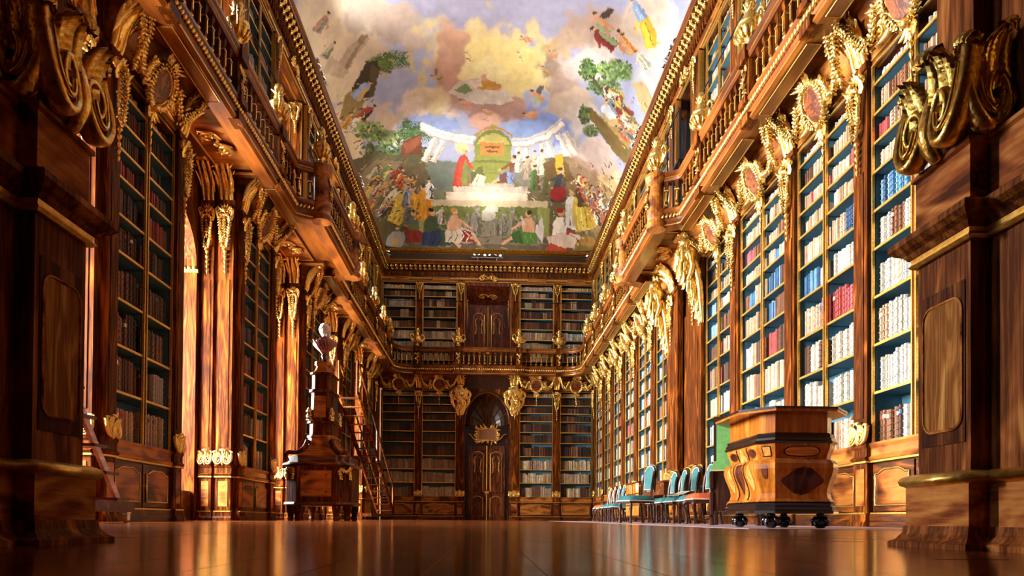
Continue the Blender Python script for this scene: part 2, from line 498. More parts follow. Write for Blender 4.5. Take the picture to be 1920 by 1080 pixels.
def mk_figure():
    """gilded drapery figure on a bracket pier: bowed head, swelling breast, folds falling to a tapered end; z=0 at top, 1.75 tall"""
    m = MB()
    sp = spline([(0, -.34, 0), (0, -.36, -.16), (0, -.36, -.34), (0, -.31, -.56), (0, -.23, -.82), (0, -.16, -1.1), (0, -.1, -1.4), (0, -.06, -1.75)], 4); k = len(sp)
    rd = [.07, .085, .09, .1, .15, .19, .21, .22, .215, .21, .2, .19, .18, .175, .17, .16, .15, .14, .13, .12, .11, .1, .09, .085, .075, .06, .05, .04, .03, .02]
    m.tube(sp, [rd[min(i, len(rd) - 1)] for i in range(k)], seg=10, flat=.8, upv=(0, 1, 0))
    m.ball((0, -.4, -.02), .1, 8, 6, (1, 1.05, 1.25))
    rr = random.Random(3)
    for i in range(46):
        t = .12 + .84 * i / 45; p = sp[int(t * (k - 1))]; r = rd[min(int(t * (k - 1)), len(rd) - 1)]
        an = -PI / 2 + (rr.random() - .5) * 2.7
        o = Vector((math.cos(an), math.sin(an), 0))
        m.add(leaf(.3 + .1 * rr.random(), .09, -.02, .3, 5), frame_mat(p + o * r * .95 + Vector((0, 0, .06)), Vector((o.x * .1, o.y * .1, -1)), o))
    for s in (-1, 1):
        m.tube(spline([(s * .1, -.4, -.2), (s * .24, -.36, -.4), (s * .25, -.34, -.7), (s * .1, -.36, -.9)], 4), [.05] * 13, seg=6)
        m.tube(spline([(s * .2, -.28, -.5), (s * .22, -.2, -1.0), (s * .1, -.13, -1.5), (s * .06, -.1, -1.85)], 4), [.05, .06, .065, .06, .06, .055, .055, .05, .045, .04, .04, .035, .03], seg=6)
    return m
def mk_urn():
    m = MB()
    m.lathe([(.10, 0), (.11, .02), (.11, .05), (.055, .09), (.05, .13), (.09, .17), (.16, .24), (.19, .31), (.195, .36), (.17, .39), (.19, .41), (.19, .44), (.12, .47), (.085, .53), (.1, .57), (.075, .6), (.06, .66), (.08, .7), (.09, .75), (.07, .81), (.03, .85)], 14)
    for i in range(12):
        a = 2 * PI * i / 12
        m.tube([(.1 * math.cos(a), .1 * math.sin(a), .17), (.165 * math.cos(a), .165 * math.sin(a), .24), (.2 * math.cos(a), .2 * math.sin(a), .32)], [.018, .026, .02], 5)
    for s in (-1, 1):
        m.tube(spline([(s * .17, 0, .26), (s * .3, 0, .3), (s * .33, 0, .44), (s * .25, 0, .55), (s * .17, 0, .5), (s * .18, 0, .43)], 4), .03, 6)
        m.add(leaf(.2, .1, .2, .3), Matrix.Translation((s * .2, -.02, .2)) @ Matrix.Rotation(s * .5, 4, 'Y'))
    for q in range(6):
        a = 2 * PI * q / 6
        m.add(leaf(.16, .09, .5, .2, 4), Matrix.Rotation(a, 4, 'Z') @ Matrix.Translation((0, -.05, .55)))
    return m
def mk_scrollwork(L=.55, W=.22):
    """flat gilded arabesque lying on a soffit or door (x along, z across), faces -y"""
    m = MB()
    for s in (-1, 1):
        m.add(volute(s * L * .28, 0, W * .42, .06, s, turns=1.3))
        m.tube(spline([(0, -.03, 0), (s * L * .15, -.05, W * .42), (s * L * .4, -.04, W * .2), (s * L * .5, -.03, -W * .2)], 4), .022, 5)
        for q in range(4):
            m.add(leaf(.14, .06, .3, .3, 4), Matrix.Translation((s * L * (.1 + .12 * q), -.03, (-1) ** q * W * .25)) @ Matrix.Rotation(s * 1.2 + q, 4, 'Y'))
    m.ball((0, -.04, 0), .05, 6, 4)
    return m
def mk_bracket():
    """small gilded cornice bracket (projects along -y), 0.13 wide, z 0..0.2"""
    m = MB()
    m.prism([(0, 0), (-.05, .0), (-.07, .05), (-.13, .08), (-.19, .14), (-.19, .2), (0, .2)], -.045, .045, 'x')
    m.add(leaf(.17, .11, .75, .35, 4), Matrix.Translation((0, -.045, .0)))
    for s in (-1, 1):
        m.ball((s * .05, -.15, .13), .036, 6, 4); m.ball((s * .045, -.06, .04), .028, 6, 4)
    return m
ORN = {}
def orn(kind):
    if kind not in ORN:
        fn = {'foot': mk_scroll_foot, 'capital': mk_capital, 'console': mk_console, 'wreath': mk_wreath, 'figure': mk_figure, 'urn': mk_urn, 'arabesque': mk_scrollwork, 'bracket': mk_bracket}[kind]
        ORN[kind] = fn().mesh('gilt_' + kind, M['gold'], smooth=True)
    return ORN[kind]

# ------------------------------------------------------------------ the setting
RZ = {'right': -PI / 2, 'left': PI / 2, 'far': 0.0}
def at_wall(side, t):
    return {'right': (XR, t, 0), 'left': (XL, t, 0), 'far': (t, YF, 0)}[side]
wall_right = tag(empty('wall_right'), 'walnut panelled right wall of the hall with gilded pilasters', kind='structure')
wall_left = tag(empty('wall_left'), 'walnut panelled left wall of the hall with window niches', kind='structure')
wall_far = tag(empty('wall_far'), 'walnut panelled end wall of the hall around the doors', kind='structure')
wall_near = tag(empty('wall_near'), 'walnut portal piers on both sides of the foreground', kind='structure')

# floor
fl = MB().box(-7.2, 6.0, -2.0, 32.6, -.2, 0.0)
def floor_mat():
    m, nt, b = new_mat('oak_floor_wax')
    tc = N(nt, 'ShaderNodeTexCoord'); mp = N(nt, 'ShaderNodeMapping'); mp.inputs['Scale'].default_value = (6.5, .7, 1)
    oi = N(nt, 'ShaderNodeObjectInfo'); ad = N(nt, 'ShaderNodeVectorMath', operation='ADD')
    cv = N(nt, 'ShaderNodeCombineXYZ'); mu = N(nt, 'ShaderNodeMath', operation='MULTIPLY'); mu.inputs[1].default_value = 40
    nt.links.new(oi.outputs['Random'], mu.inputs[0])
    for i in range(3): nt.links.new(mu.outputs[0], cv.inputs[i])
    nt.links.new(tc.outputs['Object'], ad.inputs[0]); nt.links.new(cv.outputs[0], ad.inputs[1])
    nt.links.new(ad.outputs[0], mp.inputs['Vector'])
    n1 = N(nt, 'ShaderNodeTexNoise', Scale=1.0, Detail=5.0, Distortion=.5); nt.links.new(mp.outputs[0], n1.inputs['Vector'])
    rp = ramp(nt, [(.25, hexc('42200a')), (.55, hexc('693411')), (.8, hexc('84481a'))])
    nt.links.new(n1.outputs['Fac'], rp.inputs['Fac'])
    hs = N(nt, 'ShaderNodeHueSaturation'); vr = N(nt, 'ShaderNodeMapRange'); vr.inputs[3].default_value = .75; vr.inputs[4].default_value = 1.2
    nt.links.new(oi.outputs['Random'], vr.inputs[0]); nt.links.new(vr.outputs[0], hs.inputs['Value'])
    nt.links.new(rp.outputs['Color'], hs.inputs['Color']); nt.links.new(hs.outputs['Color'], b.inputs['Base Color'])
    n2 = N(nt, 'ShaderNodeTexNoise', Scale=3.0, Detail=3.0); nt.links.new(tc.outputs['Object'], n2.inputs['Vector'])
    mr = N(nt, 'ShaderNodeMapRange'); mr.inputs[3].default_value = .09; mr.inputs[4].default_value = .19
    nt.links.new(n2.outputs['Fac'], mr.inputs[0]); nt.links.new(mr.outputs[0], b.inputs['Roughness'])
    bp = N(nt, 'ShaderNodeBump', Strength=.05, Distance=.01)
    nt.links.new(n1.outputs['Fac'], bp.inputs['Height']); nt.links.new(bp.outputs['Normal'], b.inputs['Normal'])
    return m
M['floor'] = floor_mat()
floor = tag(fl.build('floor', M['floor']), 'waxed reddish brown oak board floor', kind='structure')
bw, bl = .16, 1.45
board = MB().box(-bw / 2 + .0008, bw / 2 - .0008, -bl / 2 + .0008, bl / 2 - .0008, -.02, .0006).mesh('floor_board', M['floor'])
nb = 0
for i in range(-30, 31):
    for j in range(0, 6):
        x = i * bw; y = .2 + (j + .5) * bl + (0, .5, .25, .75)[i % 4] * bl - .7
        if abs(x) < .77 * max(y, .4) + .45 and y < 7.2 and not (abs(x) > 1.0 and y - bl / 2 < 2.1) and nb < 295 and abs(x) < 4.4:
            ob('floor_board', board, floor, (x, y, 0)); nb += 1

# ---- bookcases
SH_LOW = [5.68, 5.29, 4.92, 4.55, 4.05, 3.56, 2.94, 2.33, 1.72]
SH_UP = [10.58, 10.22, 9.74, 9.26, 8.78, 8.29, 7.78, 7.3]
BOOKROWS = []      # (matrix origin, rz, x0, x1, z0, gap, wallkind, case label, shelf number from bottom, column word)
def arch_outline(x0, x1, z0, z1, bump=.07):
    """baroque panel outline: straight sides, serpentine top"""
    w = x1 - x0; pts = [(x0, z0), (x1, z0), (x1, z1 - bump)]
    for i in range(1, 10):
        t = i / 10; x = x1 - w * t
        pts.append((x, z1 - bump + bump * (math.sin(PI * t) ** 2) * .9 - .015 * math.cos(4 * PI * t)))
    pts.append((x0, z1 - bump))
    return pts
def bookcase(side, a, b, lower, label, cols, kind):
    W = b - a; W = round(W, 3); t = (a + b) / 2
    root = tag(empty('bookcase', at_wall(side, t), RZ[side]), label, 'bookcase', 'built-in bookcases of the hall')
    zb, zt = (1.07, 5.9) if lower else (6.9, 10.83)
    sh = SH_LOW if lower else SH_UP
    key = (W, lower, cols)
    h = W / 2
    def part(name, fn, mats, smooth=False, parent=root):
        me = cached((name, key), lambda: fn().mesh(name, mats, smooth))
        return ob(name, me, parent)
    if lower:
        part('plinth', lambda: MB().box(-h, h, -.06, .4, 0, .165).mat(1).box(-h, h, -.05, .4, .165, .185), [M['wood_h'], M['gold_soft']])
        part('cupboard_body', lambda: MB().box(-h, h, .025, .4, .185, .81), M['wood'])
        for c in range(cols):
            x0 = -h + W * c / cols + .02; x1 = -h + W * (c + 1) / cols - .02
            d = ob('cupboard_door', cached(('cd', key, c), lambda: MB().box(x0, x1, -.005, .03, .2, .8).mat(1).prism(arch_outline(x0 + .09, x1 - .09, .29, .73), -.018, .0).mesh('cupboard_door', [M['wood_h'], M['wood_b']])), root)
            ol = [(x, -.018, z) for x, z in arch_outline(x0 + .075, x1 - .075, .275, .745)]
            ob('door_moulding', cached(('dm', key, c), lambda: MB().tube(ol, .011, 5, closed=True, upv=(0, 1, 0)).mesh('door_moulding', M['gold_soft'], True)), d)
            kx = x1 - .035 if c == 0 else x0 + .035
            ob('knob', cached(('kn', key, c), lambda: MB().ball((kx, -.02, .5), .012, 6, 4).mesh('knob', M['gold'])), d)
        part('ledge', lambda: MB().prism([(.02, .845), (-.05, .85), (-.065, .88), (-.03, .91), (-.03, 1.0), (-.055, 1.04), (-.055, 1.07), (.4, 1.07), (.4, .81), (.02, .81)], -h, h, 'x').mat(1).box(-h, h, -.045, .02, .82, .845), [M['wood_b'], M['gold_soft']])
    part('back_panel', lambda: MB().box(-h, h, .38, .4, zb, zt), M['blue'])
    for s in (-1, 1):
        part('side_panel' if s < 0 else 'side_panel_', lambda: MB().box(s * h - .012, s * h + .012, .02, .4, zb, zt), M['blue']).name = 'side_panel'
    xs = [-h + W * c / cols for c in range(cols + 1)]
    for i, x in enumerate(xs):
        w = .035 if 0 < i < cols else .03
        def stile():
            m = MB().box(x - w, x + w, -.012, .03, zb, zt)
            m.mat(1)
            for e in (-1, 1): m.box(x + e * w - .01, x + e * w + .01, -.026, .01, zb, zt)
            return m
        ob('stile', cached(('stile', key, i), lambda: stile().mesh('stile', [M['wood'], M['gold_soft']])), root)
    for c in range(cols):
        x0, x1 = xs[c] + .03, xs[c + 1] - .03
        me = cached(('shelf', key, c), lambda: MB().box(x0, x1, .012, .38, -.026, 0).mat(1).box(x0, x1, -.004, .012, -.03, .002).mesh('shelf', [M['blue'], M['gold_soft']]))
        for z in sh: ob('shelf', me, root, (0, 0, z))
        lv = sorted(sh + [zb + .002]); tops = lv[1:] + [zt]
        for q, (z0, z1) in enumerate(zip(lv, tops)):
            BOOKROWS.append((root, x0 + .005, x1 - .005, z0, z1 - z0 - .03, kind, label, q, len(lv), c, cols, side, lower))
    part('bottom_board', lambda: MB().box(-h, h, 0.0, .4, zb - .02, zb).mat(1).box(-h, h, -.02, .0, zb - .02, zb + .004), [M['blue'], M['gold_soft']])
    if lower:
        part('top_rail', lambda: MB().box(-h, h, -.015, .4, 5.9, 6.0).mat(1).box(-h, h, -.03, 0, 5.9, 5.915).box(-h, h, -.03, 0, 5.985, 6.0), [M['wood_h'], M['gold_soft']])
        def cove():
            n = 8; pf = [(-.55 * (1 - math.cos(i / n * PI / 2)), 6.0 + .72 * math.sin(i / n * PI / 2)) for i in range(n + 1)]
            return MB().prism(pf + [(.1, 6.72), (.1, 6.0)], -h - .145, h + .145, 'x')
        part('cove_panel', cove, M['wood_b'])
        T = Matrix.Translation((0, -.15, 6.17)) @ Matrix.Rotation(.42, 4, 'X')
        ob('cartouche', cached('cart', lambda: MB().lathe([(.26, 0), (.26, .03), (.2, .055), (.06, .06)], 16, sy=1.08).mesh('cartouche', M['wood_mid'])), root).matrix_local = T @ Matrix.Rotation(PI / 2, 4, 'X')
        ob('wreath', orn('wreath'), root).matrix_local = T
        for s in (-1, 1):
            def swag():
                P = spline([(s * (h + .14), -.42, 6.56), (s * (h - .06), -.3, 6.24), (s * (h - .25), -.2, 6.05), (s * (h * .45 + .18), -.2, 6.0), (s * .5, -.22, 6.03), (s * .4, -.25, 6.22), (s * .34, -.27, 6.3)], 5)
                return garland(P, .042, .05, 5, seed=8).mesh('garland', M['gold'], True)
            ob('garland', cached(('swag', W, s), swag), root)
            def drop():
                P = spline([(s * (h + .1), -.5, 6.6), (s * (h - .02), -.4, 6.36), (s * (h - .1), -.22, 6.1), (s * (h - .2), -.12, 6.02)], 4)
                return garland(P, .035, .05, 4, seed=9).mesh('garland', M['gold'], True)
            ob('garland', cached(('drop', W, s), drop), root)
        ob('pendant', cached('pend', lambda: husks(.7, .09, 6).mesh('pendant', M['gold'], True)), root, (0, -.02, 5.9))
    else:
        part('frieze', lambda: MB().box(-h, h, -.01, .4, 10.83, 10.9).mat(1).box(-h, h, -.03, 0, 10.83, 10.845), [M['wood_h'], M['gold_soft']])
        part('plinth', lambda: MB().box(-h, h, -.02, .4, 6.84, 6.9), M['wood_h'])
    return root

def pilaster(wall, loc, rz, w, lower=True, dz=0.0, deep=.07, foot=True, cons=True, zsp=0):
    """a pilaster with its pedestal and gilded foot, capital and bracket; part of a wall"""
    p = empty('pilaster', loc, rz, wall); h = round(w / 2, 3)
    def pc(nm, fn, mats, smooth=False):
        return ob(nm, cached((nm, h, lower, deep), lambda: fn().mesh(nm, mats, smooth)), p)
    if lower:
        e = .03
        pc('pedestal', lambda: MB().prism([(0.02, 0), (-deep - .07, 0), (-deep - .065, .05), (-deep - .04, .09), (-deep - .04, .165), (-deep - .0, .19), (0.02, .19)], -h - e, h + e, 'x')
           .box(-h, h, -deep, .02, .18, .83).mat(1).box(-h - .015, h + .015, -deep - .045, .02, .165, .187).box(-h - .02, h + .02, -deep - .03, .02, .82, .845)
           .mat(0).prism([(.02, .845), (-deep - .03, .85), (-deep - .045, .88), (-deep - .01, .91), (-deep - .01, 1.0), (-deep - .03, 1.03), (-deep - .03, 1.07), (.02, 1.07)], -h - .015, h + .015, 'x'), [M['wood'], M['gold_soft']])
        pc('inlay_panel', lambda: MB().box(-h * .62, h * .62, -deep - .008, -deep + .01, .27, .75), M['wood_b'])
        pc('shaft', lambda: MB().box(-h, h, -deep, .02, 1.07, 6.0 + dz).box(-h * .55, h * .55, -deep - .012, -deep, 1.4, 4.6).box(-h - .02, h + .02, -deep - .03, .02, 5.9 + dz, 6.0 + dz), M['wood'])
        if foot:
            f = ob('gilt_foot', orn('foot'), p, (0, -deep + .012, 1.06)); f.scale = (w * .56, .13, .145)
        k = max(.8, min(1.25, w / .32))
        c = ob('gilt_capital', orn('capital'), p, (0, -deep - .0, 5.92 + dz)); c.scale = (k, 1.1, 1)
        if cons:
            c = ob('gilt_console', orn('console'), p, (0, -deep + .05, 5.98 + dz)); c.scale = (k, 1, 1)
    else:
        pc('shaft', lambda: MB().box(-h, h, -deep, .02, 6.84, 10.9).mat(1).box(-h - .004, -h + .012, -deep - .01, 0, 6.84, 10.85).box(h - .012, h + .004, -deep - .01, 0, 6.84, 10.85), [M['wood'], M['gold_soft']])
        c = ob('gilt_capital', orn('capital'), p, (0, -deep, 10.86)); c.scale = (max(.7, min(1.1, w / .34)), .9, .62)
    return p

# ---- right wall
RB = [(4.7, 6.4), (6.78, 8.53), (8.85, 10.6), (10.96, 13.02), (13.45, 15.1), (18.05, 19.55), (20.05, 21.85), (22.35, 23.95), (24.45, 26.1), (26.65, 28.1), (28.55, 30.3)]
RNAME = ['hidden by the right pier', 'next to the right pier', 'behind the octagonal desk', 'one beyond the desk', 'before the central pier',
         'first beyond the central pier', 'second beyond the central pier', 'third beyond the central pier', 'fourth beyond the central pier', 'fifth beyond the central pier', 'in the far right corner']
for i, (a, b) in enumerate(RB):
    bookcase('right', a, b, True, 'tall blue-lined walnut bookcase on the right wall, ' + RNAME[i], 2, 'R')
    if i >= 1: bookcase('right', a, b, False, 'gallery bookcase upstairs on the right, above the case ' + RNAME[i], 2, 'U')
gaps = [(6.4, 6.78), (8.53, 8.85), (10.6, 10.96), (13.02, 13.45), (19.55, 20.05), (21.85, 22.35), (23.95, 24.45), (26.1, 26.65), (28.1, 28.55), (30.3, 30.62)]
for a, b in gaps:
    pilaster(wall_right, (XR, (a + b) / 2, 0), RZ['right'], b - a)
    pilaster(wall_right, (XR, (a + b) / 2, 0), RZ['right'], b - a, lower=False)
# central pier of the right wall
for yc in (15.63, 17.52):
    pilaster(wall_right, (XR, yc, 0), RZ['right'], 1.02, deep=.12)
    pilaster(wall_right, (XR, yc, 0), RZ['right'], .6, lower=False, deep=.12)
MB().box(-.6, .6, .1, .4, 0, 6.74).box(-.5, .5, .06, .1, 1.3, 5.2).box(-.5, .5, .04, .1, .2, .8).build('niche_panel', M['wood'], wall_right, loc=(XR, 16.575, 0), rz=RZ['right'])
MB().box(-1.5, 1.5, .3, .5, 6.7, 11).box(-.5, .5, .26, .3, 7.0, 10.2).build('niche_panel', M['wood_dark'], wall_right, loc=(XR, 16.575, 0), rz=RZ['right'])
for yc, sgn in ((15.16, 1), (18.0, -1)):
    f = ob('gilt_figure', orn('figure'), wall_right, (XR + .02, yc, 6.35), RZ['right']); f.scale = (1.15, 1.25, 1.0)
def cove_strip(w):
    n = 8; pf = [(-.55 * (1 - math.cos(i / n * PI / 2)), 6.0 + .74 * math.sin(i / n * PI / 2)) for i in range(n + 1)]
    return MB().prism(pf + [(.1, 6.74), (.1, 6.0)], -w / 2, w / 2, 'x')
cove_strip(2.95).build('cove_panel', M['wood_b'], wall_right, loc=(XR, 16.575, 0), rz=RZ['right'])
MB().box(XR + .4, XR + .7, YN, YF + 1, -.05, 13).build('masonry', M['plaster'], wall_right)

# ---- left wall: bookcases between window niches
LB = [(4.35, 6.05), (8.95, 10.6), (13.55, 15.25), (18.15, 19.85), (22.75, 24.45), (27.35, 29.05)]
LNAME = ['hidden by the left pier', 'next to the left pier', 'before the bust cabinet', 'behind the bust cabinet', 'behind the library stairs', 'near the far left corner']
for i, (a, b) in enumerate(LB):
    bookcase('left', a, b, True, 'tall dark walnut bookcase on the left wall, ' + LNAME[i], 2, 'L')
    bookcase('left', a, b, False, 'gallery bookcase upstairs on the left, above the case ' + LNAME[i], 2, 'U')
    for yc in (a - .125, b + .125):
        pilaster(wall_left, (XL, yc, 0), RZ['left'], .25)
        pilaster(wall_left, (XL, yc, 0), RZ['left'], .25, lower=False)
    # masonry core behind the case
    MB().box(-7.0, XL - .4, a - .25, b + .25, 0, 11.76).build('masonry', M['plaster'], wall_left)
for a, b in ((29.3, YF),):
    MB().box(XL - .3, XL, a, b, 0, 11).box(XL, XL + .02, a + .4, b - .4, 1.2, 5.5).build('wall_panel', M['wood'], wall_left)
# niches
def arch_wall(x0, x1, hw, spring, rise, zt, half, zb=0.0):
    m = MB(); n = 16
    arc = [(-hw * math.cos(PI * i / n), spring + rise * math.sin(PI * i / n)) for i in range(n + 1)]
    for (p, q) in zip(arc, arc[1:]):
        m.prism([p, q, (q[0], zt), (p[0], zt)], x0, x1, 'x')
    m.box(x0, x1, -half, -hw, zb, zt); m.box(x0, x1, hw, half, zb, zt)
    return m
aw = arch_wall(-.95, 0, 1.0, 4.75, 1.0, 6.74, 1.2).mesh('window_arch', M['wood'])
imp = MB()
for s in (-1, 1):
    imp.box(-.95, .03, s * 1.0 - .03, s * 1.0 + .03, 4.69, 4.75)
    for q in range(8): imp.ball((-.05 - .09 * q, s * .98, 4.78), .035, 6, 4)
imp = imp.mesh('impost_moulding', M['gold'])
aru = MB().box(-.8, 0, -1.2, -.9, 6.8, 11).box(-.8, 0, .9, 1.2, 6.8, 11).box(-.8, 0, -.9, .9, 10.5, 11).box(-.8, 0, -.9, .9, 6.8, 7.9).mesh('window_wall', M['wood'])
for i, yc in enumerate(WIN_Y):
    y0, y1 = yc - 1.2, yc + 1.2
    for q, y in ((1, y1), (-1, y0)):
        for (za, zb_) in ((0, 6.74), (6.84, 11.0)):
            ya, yb = (y - .03, y + .02) if q > 0 else (y - .02, y + .03)
            MB().box(-5.56 if za < 1 else -5.66, XL - .02, ya, yb, za, zb_).build('niche_jamb', M['wood'], wall_left)
    for x, w in ((-4.99, .28), (-5.34, .22)):
        pilaster(wall_left, (x, y1 - .03, 0), 0, w, deep=.09 if x > -5.2 else .06, dz=.12)
    for x in (-5.0,):
        pilaster(wall_left, (x, y1 - .03, 0), 0, .3, lower=False)
    ob('window_arch', aw, wall_left, (-5.5, yc, 0)); ob('impost_moulding', imp, wall_left, (-5.5, yc, 0))
    ob('window_arch', aru, wall_left, (-5.65, yc, 0)).name = 'window_wall'
    MB().box(-6.5, XL - .0, y0, y1, 10.86, 11.1).build('niche_soffit', M['wood_y'], wall_left)
    MB().box(-6.45, -5.56, y0 + .2, y1 - .2, 0, .55).build('window_sill', M['wood_h'], wall_left)
# windows: frames, glazing bars and panes
def glass_mat():
    m, nt, b = new_mat('window_glass')
    t = N(nt, 'ShaderNodeBsdfTransparent'); g = N(nt, 'ShaderNodeBsdfGlossy', Roughness=.03); mx = N(nt, 'ShaderNodeMixShader'); mx.inputs[0].default_value = .06
    out = nt.nodes['Material Output']
    nt.links.new(t.outputs[0], mx.inputs[1]); nt.links.new(g.outputs[0], mx.inputs[2]); nt.links.new(mx.outputs[0], out.inputs['Surface'])
    return m
M['glass'] = glass_mat()
wn = 0
for yc in WIN_Y:
    for (z0, z1, hw) in ((.55, 5.75, 1.0), (7.9, 10.5, .9)):
        wn += 1
        w = tag(empty('window_%d' % wn, (XW, yc, 0)), kind='structure')
        fr = MB()
        for s in (-1, 1): fr.box(-.03, .03, s * hw - .05, s * hw + .05, z0, z1)
        fr.box(-.03, .03, -.03, .03, z0, z1)
        for z in (z0, z1): fr.box(-.03, .03, -hw, hw, z - .05, z + .05)
        k = 5 if z1 < 6 else 3
        for q in range(1, k): fr.box(-.02, .02, -hw, hw, z0 + (z1 - z0) * q / k - .02, z0 + (z1 - z0) * q / k + .02)
        fr.build('window_frame', M['wood_light'], w)
        for q in range(k):
            for s in (-1, 0):
                MB().box(-.004, .004, s * hw + .03, (s + 1) * hw - .03, z0 + (z1 - z0) * q / k + .02, z0 + (z1 - z0) * (q + 1) / k - .02).build('pane', M['glass'], w)
MB().box(-7.4, -7.0, YN, YF + 1, 5.9, 7.8).box(-7.4, -7.0, YN, YF + 1, 10.6, 13).build('masonry', M['plaster'], wall_left)

# ---- far wall
FB = [(-4.75, -3.22), (-2.93, -1.36), (1.52, 3.08), (3.39, 4.87)]
FNAME = ['at the left corner', 'left of the arched door', 'right of the arched door', 'at the right corner']
for i, (a, b) in enumerate(FB):
    bookcase('far', a, b, True, 'dark walnut bookcase on the end wall under the gallery, ' + FNAME[i], 1, 'F')
    bookcase('far', a, b, False, 'gallery bookcase on the end wall upstairs, %s' % ['at the left corner', 'left of the upper door', 'right of the upper door', 'at the right corner'][i], 1, 'G')
for x, w in ((-3.075, .29), (-1.18, .34), (1.3, .4), (3.235, .31)):
    big = abs(x) < 2
    p = pilaster(wall_far, (x, YF, 0), 0, w)
    if big:
        f = ob('gilt_figure', orn('figure'), wall_far, (x, YF + .05, 6.1)); f.scale = (1.7, .9, .72)
    pilaster(wall_far, (x, YF, 0), 0, w, lower=False)
for a, b in ((-5.2, -1.0), (1.1, 5.4)):
    MB().box(a, b, YF + .4, YF + .7, 0, 12.5).build('masonry', M['plaster'], wall_far)
DC = .05
n = 18; m = MB()
arc = [(DC - 1.03 * math.cos(PI * i / n), 4.42 + 1.42 * math.sin(PI * i / n)) for i in range(n + 1)]
for p, q in zip(arc, arc[1:]): m.prism([p, q, (q[0], 6.74), (p[0], 6.74)], YF + .0, YF + .12)
m.build('arch_spandrel', M['wood'], wall_far)
MB().tube([(x, YF - .02, z) for x, z in arc], .05, 6, upv=(0, 1, 0)).tube([(DC + (x - DC) * 1.08, YF - .01, 4.42 + (z - 4.42) * 1.06) for x, z in arc], .025, 5, upv=(0, 1, 0)).build('arch_moulding', M['wood_h'], wall_far, True)
cove_strip(2.6).build('cove_panel', M['wood_dark'], wall_far, loc=(DC, YF, 0))
# half dome over the door niche
hd = MB(); nu, nv = 16, 7
for i in range(nu + 1):
    for j in range(nv + 1):
        a = PI * i / nu; e = PI / 2 * j / nv
        hd.v.append((DC - 1.03 * math.cos(a) * math.cos(e) , YF + .1 + .75 * math.sin(e), 4.42 + 1.42 * math.sin(a) * math.cos(e)))
for i in range(nu):
    for j in range(nv):
        a = i * (nv + 1) + j; hd.face((a, a + 1, a + nv + 2, a + nv + 1))
hd.build('half_dome', M['wood_dark'], wall_far)
for i in range(1, 8):
    a = PI * i / 8
    MB().tube([(DC - 1.02 * math.cos(a) * math.cos(e), YF + .1 + .73 * math.sin(e), 4.42 + 1.4 * math.sin(a) * math.cos(e)) for e in [PI / 2 * j / 8 for j in range(9)]], .025, 5).build('dome_rib', M['wood'], wall_far)
MB().box(-1.03, 1.03, .85, .95, 0, 4.45).box(-1.06, -1.0, 0, .9, 0, 4.42).box(1.0, 1.06, 0, .9, 0, 4.42).box(-1.03, 1.03, .8, .86, 3.48, 3.6).box(-1.03, 1.03, .75, .86, 4.34, 4.44).build('niche_panel', M['wood_dark'], wall_far, loc=(DC, YF, 0))
def door(name, z0, z1, hw, yd, split):
    d = tag(empty(name, (DC, yd, 0)), kind='structure')
    for s in (-1, 1):
        x0, x1 = (s * hw, 0) if s < 0 else (0, s * hw)
        lf_ = MB().box(x0 + .005, x1 - .005, -.06, 0, z0, z1)
        lv = lf_.build('door_leaf', M['wood_mid'], d)
        rng = [(z0 + .18, z0 + 1.15), (z0 + 1.32, z1 - .25)] if split else [(z0 + .3, z1 - .25)]
        for a, b in rng:
            ol = arch_outline(x0 + .17, x1 - .17, a, b, .12)
            MB().prism(ol, -.085, -.05).build('door_panel', M['wood_mid'], lv)
            MB().tube([(x, -.09, z) for x, z in ol], .016, 5, closed=True, upv=(0, 1, 0)).build('panel_moulding', M['gold_soft'], lv)
        xm = (x0 + x1) / 2
        g = MB()
        for e in (-1, 1):
            g.add(garland(spline([(xm + e * .05, -.1, z1 - .5), (xm + e * .16, -.1, z1 - .65), (xm + e * .12, -.1, z1 - 1.0), (xm + e * .15, -.1, z1 - 1.25)], 4), .035, .07, 4, back=(0, 1, 0)))
        g.build('gilt_foliage', M['gold'], lv, True)
    MB().tube([(0, -.1, z0), (0, -.1, z1)], .03, 6).build('astragal', M['gold_soft'], d)
    hz = z0 + 1.28 if split else z0 + .9
    MB().ball((0, -.13, hz), .1, 8, 5, (1.3, .5, .9)).ball((-.12, -.14, hz + .06), .04, 6, 4).ball((.12, -.14, hz + .06), .04, 6, 4).build('lock', M['gold'], d)
    return d
door('door_1', 0, 3.48, .86, YF + .86, True)
door('door_2', 6.9, 9.98, .84, YF + .82, False)
MB().box(-1.03, 1.03, .82, .95, 6.8, 11).box(-1.06, -.98, 0, .9, 6.8, 10.95).box(.98, 1.06, 0, .9, 6.8, 10.95).prism([(0, 10.75), (.85, 10.1), (.95, 10.1), (.95, 11), (0, 11)], -1.03, 1.03, 'x').build('niche_panel', M['wood_mid'], wall_far, loc=(DC, YF, 0))
f = ob('gilt_rosette', orn('arabesque'), wall_far, (DC, YF + .42, 10.4)); f.scale = (1.6, .7, 1.1); f.rotation_euler = (.9, 0, 0)
for s in (-1, 1):
    f = ob('gilt_drop', cached('pend2', lambda: husks(1.3, .1, 9).mesh('gilt_drop', M['gold'], True)), wall_far, (DC + s * .95, YF + .3, 10.2))

